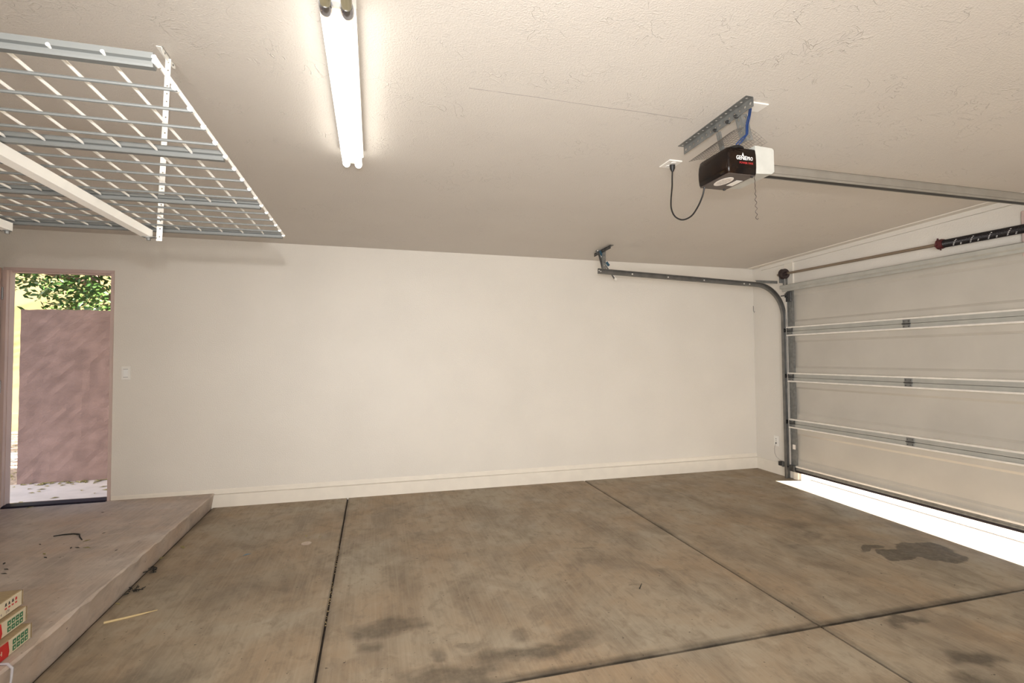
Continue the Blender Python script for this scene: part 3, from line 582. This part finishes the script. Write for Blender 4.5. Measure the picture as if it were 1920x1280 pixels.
b = MB(); b.box((4.30, 1.925, 2.20), (4.3975, 1.93, 2.30)); b.box((4.392, 1.90, 2.12), (4.3978, 1.96, 2.38)); b.build('center_bracket', m_galv, ts)

# ------------------------------------------------------------------ photo-eye, outlets, hook
so = root('wall_outlet', (4.42, 4.785, 0.428), 'cream duplex outlet low on the wall strip beside the garage door', 'outlet')
MB().box((4.413, 4.750, 0.372), (4.42, 4.820, 0.487), bev=0.002).build('cover_plate', m_plate, so)
for dz in (0.452, 0.405): MB().disc((4.4125, 4.785, dz), (1, 0, 0), 0.0165, 0.003, 14).build('socket', m_plate, so)
b = MB(); b.box((4.4098, 4.779, 0.448), (4.4112, 4.782, 0.458)); b.box((4.4098, 4.788, 0.448), (4.4112, 4.791, 0.458)); b.box((4.408, 4.777, 0.398), (4.4112, 4.793, 0.412)); b.disc((4.4118, 4.785, 0.4285), (1, 0, 0), 0.0035, 0.003, 8); b.build('slots', m_blackp, so)
se = root('safety_sensor', (4.375, 4.672, 0.2), 'small black photo eye sensor on bracket beside the track foot', 'sensor')
MB().box((4.345, 4.652, 0.178), (4.392, 4.690, 0.226), bev=0.003).build('housing', m_black, se)
b = MB(); b.box((4.385, 4.600, 0.190), (4.390, 4.655, 0.218)); b.box((4.352, 4.632, 0.172), (4.390, 4.650, 0.176)); b.box((4.352, 4.640, 0.172), (4.39, 4.644, 0.225)); b.build('mount_bracket', m_galv, se)
MB().tube([(4.405, 4.788, 0.400), (4.405, 4.806, 0.34), (4.405, 4.800, 0.285), (4.400, 4.770, 0.25), (4.396, 4.73, 0.234), (4.385, 4.688, 0.226)], 0.0016, 6).build('sensor_wire', m_ink, se, True)
hk = tag(MB().tube([(4.409, 5.092, 1.995), (4.405, 5.085, 1.995), (4.402, 5.082, 1.955), (4.405, 5.082, 1.93), (4.412, 5.078, 1.918), (4.416, 5.074, 1.93)], 0.0026, 6).build('wall_hook', m_darkst, None, True), 'tiny dark wire hook in the far right corner of the walls', 'hook')

# ------------------------------------------------------------------ garage door opener
C0 = 2.09
op_ = root('garage_door_opener', (1.70, 2.07, 2.24), 'black and white motor unit hanging from the ceiling with long rail to the garage door', 'garage door opener')
bx0, bx1, by0, by1, bz0, bz1 = 1.575, 1.728, 1.958, 2.182, 2.242, 2.365
# black cover: bulged faces, rounded corner
def rrect(x0, x1, y0, y1, bl, c=0.016):
    pts = []; 
    for (cx, cy, a0) in ((x0 + c, y0 + c, 180), (x1, y0, None), (x1, y1, None), (x0 + c, y1 - c, 90)):
        if a0 is None: pts.append((cx, cy)); continue
        r = range(0, 91, 30)
        for a in r: g = math.radians(a0 + a); pts.append((cx + c * math.cos(g), cy + c * math.sin(g)))
    return pts
V = []; F = []; lv = [(0.0, 0.004), (0.006, 0.0), (0.035, -0.0025), (0.065, -0.003), (0.095, -0.001), (0.117, 0.003), (bz1 - bz0, 0.008)]
for h, ins in lv: V += [(x, y, bz0 + h) for x, y in rrect(bx0 + ins, bx1, by0 + ins, by1 - ins, 0)]
k = len(rrect(0, 1, 0, 1, 0))
for i in range(len(lv) - 1):
    for j in range(k): q = (j + 1) % k; F.append((i * k + j, i * k + q, i * k + k + q, i * k + k + j))
F += [tuple(range(k - 1, -1, -1)), tuple(range((len(lv) - 1) * k, len(lv) * k))]
b = MB().add(V, F); b.m[-2] = 1
bc = b.build('black_cover', [m_plastic, m_under], op_, True); bc['label'] = 'glossy smoked black plastic cover'
bpt = MB().box((1.582, 1.964, 2.2395), (1.727, 2.176, 2.2425)).build('bottom_plate', m_under, op_)
b = MB(); b.prism([(1.729, 2.250), (1.822, 2.256), (1.836, 2.268), (1.836, 2.372), (1.826, 2.380), (1.729, 2.384)], 1, 1.962, 2.180); b.build('metal_chassis', m_chassis, op_)['label'] = 'pale sheet metal half'
MB().disc((1.634, 2.066, 2.2388), (0, 0, 1), 0.033, 0.001, 28, ry=0.060).build('oval_label', m_label, bpt)['label'] = 'white oval label with grey lines of print'
b = MB()
for i, x in enumerate((1.616, 1.625, 1.634, 1.643, 1.652)):
    hl = 0.040 if i in (1, 2, 3) else 0.028; y = 2.066 - hl
    while y < 2.066 + hl: l_ = random.uniform(0.006, 0.02); b.box((x - 0.0012, y, 2.2380), (x + 0.0012, min(y + l_, 2.066 + hl), 2.2384)); y += l_ + 0.004
b.build('fine_print', m_ink, bpt)['kind'] = 'stuff'
MB().box((1.684, 2.035, 2.2384), (1.718, 2.110, 2.2394)).build('bar_label', m_plate, bpt)['label'] = 'small pale rectangular label'
for (x, y) in ((1.715, 2.165), (1.720, 1.975)): MB().disc((x, y, 2.238), (0, 0, 1), 0.006, 0.006, 10).build('screw', m_black, bpt)
FX = frame((1.617, by0 + 0.0008, 2.306), (1, 0, 0), (0, 0, 1)); FX = Matrix.Translation((0, -0.0042, 0)) @ FX
text('GENIE', 0.0265, FX, m_textw, 'white_lettering', bc, bold=0.0003, xs=0.80)
text('PRO', 0.0245, Matrix.Translation((0.0595, 0, 0.0)) @ FX, m_textw, 'white_lettering', bc, xs=0.70)
MB().prism([(1.649, 2.324), (1.654, 2.340), (1.6545, 2.340), (1.660, 2.324)], 1, by0 - 0.0036, by0 - 0.0030).build('white_peak', m_textw, bc)['label'] = 'small white peak above the lettering'
text('POWER MAX', 0.0135, Matrix.Translation((0.018, 0, -0.0185)) @ FX, m_textr, 'red_lettering', bc, xs=0.95)
# ceiling bracket, hangers
ca_ = perf((1.622, 1.845, cz(1.62, 1.845) - 0.043), (1.622, 2.365, cz(1.62, 2.365) - 0.043), 0.041, op_, 'ceiling_angle', leg2='top', second=(-1, 0, 0), sp=0.034, m=m_galv, w2=0.036)
perf((1.628, 1.935, 2.505), (1.655, 1.930, 2.385), 0.036, op_, 'hanger_angle', side=(0, 1, 0), second=(1, 0, 0), w2=0.036)
perf((1.628, 2.088, 2.492), (1.655, 2.088, 2.385), 0.020, op_, 'hanger_angle', side=(0, 1, 0), second=(1, 0, 0), w2=0.012)
for y in (1.952, 2.10, 2.01): MB().tube([(1.607, y, 2.505), (1.612, y, 2.505), (1.6125, y, 2.505), (1.632, y, 2.505)], [0.0045, 0.0045, 0.008, 0.008], 6).build('bolt', m_darkst, ca_)
V = []; b = MB(); b.tube([(1.65, 2.0, 2.366), (1.65, 2.0, 2.376), (1.65, 2.0, 2.384), (1.65, 2.0, 2.388)], [0.04, 0.037, 0.025, 0.008], 18); b.build('black_dome', m_black, op_, True)
# wire mesh cover bent over the head
b = MB()
def mesh_pt(u, v):       # u along y, v across
    y = 1.93 + 0.27 * u; bulge = 0.055 * math.sin(PI * min(1, v * 1.0)) * (1 - 0.55 * u)
    return (1.535 + 0.235 * v, y, 2.378 + bulge + 0.012 * (1 - u))
nu, nv = 19, 16
for i in range(nu + 1): b.tube([mesh_pt(i / nu, j / nv) for j in range(nv + 1)], 0.0009, 4)
for j in range(nv + 1): b.tube([mesh_pt(i / nu, j / nv) for i in range(nu + 1)], 0.0009, 4)
o = b.build('wire_mesh', m_wireg, op_); o['kind'] = 'stuff'
# blue wires, antenna wire, power cord
MB().tube([(1.683, 1.925, 2.550), (1.673, 1.925, 2.50), (1.660, 1.925, 2.455), (1.658, 1.925, 2.415), (1.635, 1.93, 2.385), (1.62, 1.94, 2.366)], 0.0032, 8).build('blue_wire', m_blue, op_, True)
MB().tube([(1.674, 1.925, 2.550), (1.663, 1.922, 2.50), (1.650, 1.922, 2.46), (1.648, 1.922, 2.41), (1.620, 1.93, 2.385), (1.605, 1.94, 2.366)], 0.0032, 8).build('blue_wire', m_blue, op_, True)
p = []
for i in range(41): t = i / 40; p.append((1.732 + 0.006 * t + 0.0035 * math.sin(i * 1.25), 1.972 + 0.003 * math.cos(i * 1.1), 2.256 - 0.215 * t))
p += [(1.744, 1.972, 2.036), (1.748, 1.972, 2.042)]
MB().tube(p, 0.0014, 6).build('antenna_wire', m_drum, op_, True)
cp = [(1.690, 2.58, 2.500), (1.686, 2.578, 2.45), (1.659, 2.54, 2.374), (1.618, 2.49, 2.277), (1.594, 2.45, 2.212), (1.584, 2.40, 2.156), (1.589, 2.34, 2.123), (1.600, 2.28, 2.127), (1.597, 2.22, 2.157), (1.594, 2.175, 2.200), (1.592, 2.155, 2.241)]
def smooth_path(P, n=5):
    P = [Vector(q) for q in P]; out = []
    for i in range(len(P) - 1):
        p0, p1, p2, p3 = P[max(i - 1, 0)], P[i], P[i + 1], P[min(i + 2, len(P) - 1)]
        for j in range(n): t = j / n; out.append(0.5 * ((2 * p1) + (-p0 + p2) * t + (2 * p0 - 5 * p1 + 4 * p2 - p3) * t * t + (-p0 + 3 * p1 - 3 * p2 + p3) * t ** 3))
    out.append(P[-1]); return out
MB().tube(smooth_path(cp), 0.0042, 8).build('power_cord', m_black, op_, True)
b = MB(); b.tube([(1.690, 2.58, cz(1.69, 2.58) - 0.008), (1.690, 2.58, cz(1.69, 2.58) - 0.030), (1.690, 2.58, cz(1.69, 2.58) - 0.048)], [0.016, 0.015, 0.006], 12); b.build('plug', m_black, op_, True)
# rail to the door
b = MB(); b.box((1.837, 2.051, 2.288), (4.22, 2.055, 2.342)); b.box((1.837, 2.051, 2.338), (4.22, 2.094, 2.342)); b.box((1.837, 2.090, 2.288), (4.22, 2.094, 2.342)); b.box((1.837, 2.047, 2.300), (4.22, 2.0512, 2.304)); b.box((1.837, 2.049, 2.334), (4.22, 2.0512, 2.3395))
b.build('rail', mat('tan_grey_rail', (0.27, 0.245, 0.21), 0.42, metal=0.3, var=0.08, vscale=10), op_)
MB().box((1.80, 2.056, 2.2895), (4.22, 2.0895, 2.300)).build('screw_channel', m_black, op_)['label'] = 'black underside of the rail'
b = MB(); b.box((4.20, 2.050, 2.29), (4.26, 2.095, 2.34)); b.bar((4.24, 2.072, 2.325), (4.390, 2.072, 2.395), 0.04, 0.004, side=(0, 1, 0)); b.build('header_bracket', m_galv, op_)
co = root('ceiling_outlet', (1.685, 2.578, cz(1.685, 2.578)), 'white outlet plate on the ceiling with black plug in it', 'outlet')
zc = cz(1.685, 2.578)
MB().box((1.637, 2.525, zc - 0.007), (1.722, 2.635, zc + 0.001), bev=0.002).build('cover_plate', m_plate, co); cpl = bpy.data.objects[COL.objects[-1].name]
for y in (2.606, 2.555): MB().disc((1.680, y, zc - 0.0075), (0, 0, 1), 0.016, 0.003, 14).build('socket', m_fix, cpl)
b = MB(); b.box((1.672, 2.604, zc - 0.0095), (1.675, 2.612, zc - 0.0088)); b.box((1.683, 2.604, zc - 0.0095), (1.686, 2.612, zc - 0.0088)); b.build('slots', m_blackp, co)
bpz = cz(1.70, 1.915); bpl = tag(MB().box((1.640, 1.878, bpz - 0.006), (1.738, 1.950, bpz + 0.001), bev=0.002).build('blank_plate', m_plate), 'blank white cover plate on the ceiling behind the motor bracket', 'cover plate')

# ------------------------------------------------------------------ fluorescent fixture
fx = root('fluorescent_light', (-0.116, 1.62, cz(-0.116, 1.62)), 'long two tube fluorescent strip light glowing on the ceiling', 'ceiling light')
Y0, Y1 = 0.35, 2.845
def cbox(x0, x1, y0, y1, d0, d1, nm, m, parent, bev=0):
    V = [(x, y, cz(x, y) - dd) for dd in (d1, d0) for x, y in ((x0, y0), (x1, y0), (x1, y1), (x0, y1))]
    return MB().add(V, [(3, 2, 1, 0), (4, 5, 6, 7), (0, 1, 5, 4), (1, 2, 6, 5), (2, 3, 7, 6), (3, 0, 4, 7)]).build(nm, m, parent)
cbox(-0.172, -0.058, Y0, Y1, -0.002, 0.040, 'housing', m_fix, fx)
cbox(-0.150, -0.080, Y0 + 0.01, Y1 - 0.01, 0.040, 0.052, 'wireway_cover', m_fix, fx)
for x in (-0.146, -0.084):
    zt = lambda y: cz(x, y) - 0.078
    ft = MB().tube([(x, 1.705, zt(1.705)), (x, 2.80, zt(2.80)), (x, 2.85, zt(2.85)), (x, 2.865, zt(2.865)), (x, 2.872, zt(2.872))], [0.019, 0.019, 0.019, 0.015, 0.006], 20).build('fluorescent_tube', m_tube, fx, True)
    o = MB().tube([(x, 1.648, zt(1.648)), (x, 1.7048, zt(1.7048))], 0.019, 20).build('tube_end', m_tubee, ft, True); o['label'] = 'dim amber end of the tube'
    MB().tube([(x, 1.606, zt(1.606)), (x, 1.618, zt(1.618)), (x, 1.640, zt(1.64)), (x, 1.647, zt(1.647))], [0.0195, 0.0215, 0.0215, 0.0195], 20).build('end_cap', m_chrome, ft, True)
    MB().tube([(x, 0.42, zt(0.42)), (x, 1.606, zt(1.606))], 0.0175, 18).build('unlit_tube', m_olive, fx, True)['label'] = 'unlit olive tinted tube'
    cbox(x - 0.012, x + 0.012, 1.612, 1.632, 0.038, 0.066, 'lamp_holder', m_fix, fx)
cbox(-0.135, -0.095, 2.80, 2.825, 0.04, 0.085, 'lamp_holder', m_fix, fx)
cbox(-0.135, -0.095, 1.60, 1.625, 0.04, 0.075, 'lamp_holder', m_fix, fx)
cbox(-0.060, -0.056, Y0, 1.66, -0.002, 0.046, 'side_flange', m_fix, fx)

# ------------------------------------------------------------------ overhead storage rack
rk = root('overhead_storage_rack', (-1.02, 1.57, 1.9), 'white wire grid storage rack hanging from the ceiling by perforated posts', 'storage rack')
RX0, RX1, RY0, RY1, RZ = -1.70, -0.352, 0.957, 2.185, 1.893
n1 = 15; dy = (RY1 - RY0) / n1
for k in range(n1 + 1):
    y = RY0 + dy * k; dz = random.uniform(-0.002, 0.002)
    if k % 5 == 0:
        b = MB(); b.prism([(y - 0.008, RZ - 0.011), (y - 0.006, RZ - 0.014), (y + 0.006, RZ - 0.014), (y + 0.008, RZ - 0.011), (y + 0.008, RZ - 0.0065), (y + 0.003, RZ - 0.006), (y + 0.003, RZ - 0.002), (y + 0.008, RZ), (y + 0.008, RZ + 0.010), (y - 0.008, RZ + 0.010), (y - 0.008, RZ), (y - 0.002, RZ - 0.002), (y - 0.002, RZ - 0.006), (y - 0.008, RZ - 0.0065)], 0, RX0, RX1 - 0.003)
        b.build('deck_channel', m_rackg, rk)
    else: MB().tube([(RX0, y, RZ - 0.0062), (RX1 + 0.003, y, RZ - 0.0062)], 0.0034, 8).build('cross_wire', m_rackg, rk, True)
i = 0; x = RX1
while x > RX0 - 0.01:
    MB().tube([(x, RY0 - 0.010, RZ), (x, RY1 + 0.010, RZ)] if i else [(x, RY0 - 0.012, RZ + 0.001), (x, RY0, RZ), (x, RY1, RZ), (x, RY1 + 0.012, RZ - 0.002)], 0.0030 if i else 0.0038, 8).build('long_wire', m_rackw, rk, True)
    x -= 0.0735; i += 1
for k in range(n1 + 1): MB().disc((RX1, RY0 + dy * k, RZ - 0.003), (0, 1, 0), 0.0055, 0.012, 8).build('weld_tip', m_rackw, rk)
for (xa, xb_, px) in ((-0.825, -0.795, -0.782), (-1.250, -1.220, -1.305)):
    b = MB(); b.prism([(xa, 1.848), (xb_, 1.848), (xb_, 1.876), (xb_ - 0.006, 1.878), (xa + 0.006, 1.878), (xa, 1.876)], 1, 0.98, 2.15); b.build('support_beam', m_rackw, rk)
    sgn = 1 if px > xa else -1
    for py in (2.150, 1.00):
        zt = cz(px + 0.012, py)
        a = Vector((px, py, 1.838)); t_ = Vector((px + 0.016 * sgn, py + 0.015, zt - 0.012))
        perf(a, t_, 0.017, rk, 'hanging_post', side=(1, 0, 0), second=(0, 1, 0), w2=0.012, m=m_rackw, sp=0.03, th=0.0018)
        b = MB(); q = Vector((px + 0.022 * sgn, py, zt))
        b.add([(q.x, py - 0.045, cz(q.x, py - 0.045) - 0.001), (q.x, py + 0.085, cz(q.x, py + 0.085) - 0.001), (q.x, py + 0.085, zt - 0.014), (q.x, py + 0.06, zt - 0.024), (q.x, py - 0.03, zt - 0.024), (q.x, py - 0.045, zt - 0.014),
               (q.x + 0.002, py - 0.045, cz(q.x, py - 0.045) - 0.001), (q.x + 0.002, py + 0.085, cz(q.x, py + 0.085) - 0.001), (q.x + 0.002, py + 0.085, zt - 0.014), (q.x + 0.002, py + 0.06, zt - 0.024), (q.x + 0.002, py - 0.03, zt - 0.024), (q.x + 0.002, py - 0.045, zt - 0.014)],
              [(5, 4, 3, 2, 1, 0), (6, 7, 8, 9, 10, 11)] + [(i_, (i_ + 1) % 6, 6 + (i_ + 1) % 6, 6 + i_) for i_ in range(6)])
        b.box((q.x - 0.018 * (sgn > 0), py - 0.045, zt - 0.004), (q.x + 0.002 + 0.018 * (sgn < 0), py + 0.08, zt - 0.001))
        cb = b.build('ceiling_bracket', m_rackw, rk)
        for dyy in (-0.02, 0.02, 0.06): MB().disc((q.x - 0.001 * 1 + 0.003 * (sgn > 0), py + dyy, zt - 0.012), (1, 0, 0), 0.0035, 0.004, 8).build('bracket_bolt', m_galv, cb)
        b = MB(); b.tube([((xa + xb_) / 2 + 0.005, py - 0.01, 1.836), ((xa + xb_) / 2 + 0.005, py - 0.01, 1.847)], 0.007, 6); b.disc(((xa + xb_) / 2 + 0.005, py - 0.01, 1.8455), (0, 0, 1), 0.012, 0.002, 12); b.box((xa + 0.002, py - 0.022, 1.8465), (px + 0.002 * sgn, py + 0.002, 1.8485)); b.build('beam_bolt', m_galv, rk)
MB().tube([(-0.86, 1.785, RZ - 0.012), (-0.835, 1.785, RZ - 0.012)], 0.006, 8).build('deck_clip', m_darkst, rk)

# ------------------------------------------------------------------ boxes on the step
def carton(loc, rz, size, kind, label):
    """origin: bottom corner nearest the camera's right, long face along local -y.. the printed face is +x"""
    L, Wd, H = size
    r = root('flooring_carton', loc, label, 'box', 'flat cartons stacked on the step'); r.rotation_euler = (0, 0, rz)
    def ch(mb, nm, m, sm=False): o = mb.build(nm, m, None, sm); o.parent = r; return o
    b = MB(); b.box((-Wd, -L, 0), (0, 0, H), bev=0.003); ch(b, 'carton_body', m_card)
    b = MB(); b.box((-0.0002, -L + 0.003, 0.003), (0.0008, -0.004, H - 0.003)); ch(b, 'side_print', m_cream)
    b = MB()
    # dented corner flap at the end
    b.prism([(-0.0005, 0.0), (0.003, -0.003), (0.0035, 0.001), (0.001, 0.003)], 2, 0.004, H - 0.002); ch(b, 'corner_flap', m_card)
    e = 0.085 if kind == 'a' else 0.062
    if kind in 'ab':
        y1 = {'a': -0.118, 'b': -0.146}[kind]
        if kind == 'a': y1 = -0.138
        b = MB(); b.add([(0.0012, -L + 0.004, 0.003), (0.0012, y1 - 0.004, 0.003), (0.0012, y1 + 0.002, H * 0.3), (0.0012, y1 - 0.006, H - 0.003), (0.0012, -L + 0.004, H - 0.003)], [(0, 1, 2, 3, 4)]); ch(b, 'red_band', m_redcard)['label'] = 'red printed band'
        b = MB(); s_ = H * 0.30; g_ = H * 0.07
        for i in range(4):
            for j in range(2):
                y = -0.022 - i * (s_ + g_) * 1.0; z = H * 0.14 + j * (s_ + g_)
                b.box((0.0009, y - s_, z), (0.0015, y, z + s_)); 
        ch(b, 'green_icon_squares', m_green)
        b = MB()
        for i in range(4):
            for j in range(2):
                y = -0.022 - i * (s_ + g_) - s_ / 2; z = H * 0.14 + j * (s_ + g_) + s_ / 2
                if (i + j) % 3 == 0: b.box((0.0014, y - s_ * .14, z - s_ * .2), (0.0019, y + s_ * .2, z + s_ * .1))
                elif (i + j) % 3 == 1: b.disc((0.0017, y, z), (1, 0, 0), s_ * .17, 0.0005, 10)
                else: b.box((0.0014, y - s_ * .25, z - s_ * .05), (0.0019, y + s_ * .2, z + s_ * .1))
        ch(b, 'icon_pictograms', m_cream)
        if kind == 'a':
            t = text('TECH', 0.026, frame((0.0018, -0.245, 0.024), (0, 1, 0), (0, 0, 1)), m_cream, 'pale_lettering', r); t.matrix_parent_inverse = Matrix.Identity(4)
    else:
        b = MB(); b.box((0.0009, -L + 0.004, 0.020), (0.0014, -0.150, H - 0.012)); ch(b, 'red_band', m_redcard)['label'] = 'red printed band'
        b = MB()
        for i in range(4):
            y = -0.040 - i * 0.021
            b.prism([(y - 0.006, H * 0.60), (y + 0.006, H * 0.60), (y + (0.004 if i % 2 else 0.001), H * 0.80), (y - 0.003, H * 0.78)], 0, 0.0009, 0.0014, 0 if i == 0 else 1)
        b.disc((0.0012, -0.040, H * 0.70), (1, 0, 0), 0.006, 0.0006, 10)
        ch(b, 'warning_symbols', [m_textr, m_blackp])
        b = MB()
        for i in range(4): b.box((0.0009, -0.046 - i * 0.021, H * 0.40), (0.0014, -0.034 - i * 0.021, H * 0.50))
        ch(b, 'small_marks', m_textr)
        for yy, s in ((-0.175, '102'), (-0.135, '4'), (-0.105, '130')):
            t = text(s, 0.016, frame((0.0016, yy, H * 0.16), (0, 1, 0), (0, 0, 1)), m_ink, 'printed_number', r); t.matrix_parent_inverse = Matrix.Identity(4)
    return r
carton((-1.422, 2.680, STEP + 0.001), math.radians(0.5), (0.55, 0.42, 0.067), 'a', 'red and cream carton with green icons at the bottom of the stack on the step')
carton((-1.450, 2.698, STEP + 0.069), math.radians(-0.5), (0.55, 0.42, 0.066), 'b', 'red and cream carton with green icons in the middle of the stack')
carton((-1.472, 2.710, STEP + 0.136), math.radians(0.3), (0.55, 0.42, 0.066), 'c', 'cream carton with red warning symbols on top of the stack')
tag(MB().tube([(-1.86, 2.705, STEP + 0.2118), (-1.70, 2.722, STEP + 0.2118), (-1.575, 2.728, STEP + 0.2118), (-1.565, 2.728, STEP + 0.2118)], [0.009, 0.009, 0.009, 0.004], 10).build('white_rod', m_plate, None, True), 'short white rod lying on top of the carton stack', 'rod')

# ------------------------------------------------------------------ small litter on step and floor
tag(MB().tube([(-2.097, 4.167, STEP + .004), (-2.05, 4.185, STEP + .004), (-1.99, 4.182, STEP + .005), (-1.945, 4.160, STEP + .005), (-1.915, 4.10, STEP + .004), (-1.872, 4.035, STEP + .003)], [0.003, 0.004, 0.0045, 0.0045, 0.004, 0.003], 7).build('bent_strip', m_dryd, None, True), 'bent dark rubber strip lying on the step near the door', 'strip')
def lf(x, y, z, s, m, a, nm='dry_leaf'):
    ca, sa = math.cos(a) * s, math.sin(a) * s
    V = [(x - ca, y - sa, z + 0.001), (x - sa * .35, y + ca * .35, z + s * .18), (x + ca, y + sa, z + 0.002), (x + sa * .35, y - ca * .35, z + s * .14), (x, y, z + 0.002)]
    V += [(p[0], p[1], p[2] + 0.001) for p in V]
    return MB().add(V, [(0, 1, 4), (1, 2, 4), (2, 3, 4), (3, 0, 4), (5, 9, 6), (6, 9, 7), (7, 9, 8), (8, 9, 5), (0, 5, 6, 1), (1, 6, 7, 2), (2, 7, 8, 3), (3, 8, 5, 0)]).build(nm, m, None, fix=False)
LL = ['curled green brown leaf just past the end of the bent dark strip', 'curled green brown leaf on the step, next toward the step edge from the strip end', 'dark crumb on the step beside the leaf pair below the bent strip',
      'second dark crumb on the step, left of the crumb below the bent strip', 'curled dry leaf on the step straight below the left part of the bent strip', 'dark crumb on the step, nearest below the curled leaf left of centre',
      'tiny dark crumb on the step right of the bent strip, toward the wall', 'small dark crumb on the step below the left end of the bent strip', 'dark crumb at the left photo edge above the cartons, farther one', 'dark crumb at the left photo edge above the cartons, nearer one',
      'dry green leaf lying against the dark threshold of the side door', 'tiny dark crumb on the step closest to the step edge', 'tiny dark crumb on the step nearest the light switch wall', 'dark crumb on the step left of the curled leaf left of centre']
for x, y, s, m in [(-1.833, 4.01, .022, m_dry), (-1.764, 3.86, .026, m_dry), (-1.824, 3.88, .018, m_dryd), (-1.86, 3.885, .016, m_dryd), (-1.963, 3.811, .02, m_dry), (-1.92, 3.74, .016, m_dryd), (-1.80, 4.152, .012, m_dryd), (-2.093, 4.017, .014, m_dryd),
                   (-2.03, 3.594, .018, m_dryd), (-2.00, 3.525, .018, m_dryd), (-2.70, 5.04, .03, m_dry), (-1.56, 3.756, .010, m_dryd), (-2.057, 4.718, .014, m_dryd), (-2.10, 3.70, .018, m_dryd)]:
    tag(lf(x, y, STEP, s, m, random.uniform(0, 3.1)), LL.pop(0), 'leaf', 'leaf scraps on the raised step')
LM = ['dry green brown leaf on the floor, farthest one along the step', 'dry leaf scrap against the step foot behind the farther dark clump', 'dry leaf on the floor slab left of the first joint', 'dry leaf scrap against the step foot nearest the cartons', 'tiny leaf scrap closest to the first floor joint']
for x, y, s in [(-1.309, 4.118, .035), (-1.375, 3.94, .022), (-0.49, 4.12, .022), (-1.36, 3.30, .02), (-0.39, 4.08, .012)]:
    tag(lf(x, y, fz(x, y), s, m_dry, random.uniform(0, 3.1)), LM.pop(0), 'leaf', 'leaf scraps on the floor by the step')
def clump(x, y, r, h, label):
    b = MB()
    for i in range(16):
        a = random.uniform(0, 6.28); d_ = random.uniform(0, r); c = Vector((x + d_ * math.cos(a) * 1.3, y + d_ * math.sin(a), fz(x, y) + random.uniform(0.004, h)))
        b.tube([c, c + Vector((random.uniform(-.03, .03), random.uniform(-.03, .03), random.uniform(-.003, .006)))], [0.004, 0.002], 5)
    return tag(b.build('debris_clump', m_dryd), label, 'debris')
clump(-1.345, 3.72, 0.03, 0.022, 'dark clump of debris at the foot of the step, farther one')
clump(-1.335, 3.44, 0.035, 0.016, 'dark clump of debris beside the foot of the step, nearer one')
tag(MB().tube([(-1.33, 3.085, fz(-1.33, 3.08) + .004), (-1.22, 3.12, fz(-1.2, 3.1) + .005), (-1.12, 3.165, fz(-1.1, 3.1) + .004)], [0.007, 0.006, 0.002], 6).build('wood_splinter', m_straw), 'pale straw coloured wood splinter on the floor near the step', 'splinter')
tag(lf(-0.836, 3.852, fz(-.83, 3.85), 0.028, m_bluep, 0.4, 'paint_flake'), 'pale blue flake on the floor between step and first joint', 'flake')
tag(MB().disc((-0.47, 3.965, fz(-.48, 3.97) + 0.0016), (0, 0, 1), 0.035, 0.002, 18).build('round_stain_ring', m_step), 'faint round grey patch in the floor left of the first joint', 'patch')
tag(MB().tube([(1.50, 2.70, fz(1.5, 2.7) + .003), (1.545, 2.755, fz(1.54, 2.75) + .003)], [0.004, 0.0015], 6).build('dark_twig', m_dryd), 'thin dark twig on the middle of the floor', 'twig')
# leaf grit caught in the joint
V = []; b = MB()
for i in range(60):
    y = random.uniform(2.75, 3.9); x = -0.237 + random.uniform(-.004, .004); z = fz(x, y) - 0.004; a = random.uniform(0, 3); s = random.uniform(.003, .007)
    b.add([(x - s * math.cos(a) * .6, y - s, z), (x + s * .5, y, z + .002), (x, y + s, z), (x - s * .5, y, z + .003)], [(0, 1, 2), (0, 2, 3)])
o = b.build('joint_litter', m_straw, floor, fix=False); o['kind'] = 'stuff'
# pale plastic strip bent over the step edge near the camera
tag(MB().tube([(-1.445, 2.475, STEP + .004), (-1.415, 2.478, STEP + .006), (-1.385, 2.474, STEP + .004), (-1.366, 2.468, STEP - .012), (-1.362, 2.455, STEP - .05), (-1.366, 2.44, STEP - .12)], [0.003, 0.004, 0.005, 0.005, 0.004, 0.0035], 8).build('plastic_strip', m_film, None, True), 'milky plastic strip bent over the step edge below the cartons', 'strip')
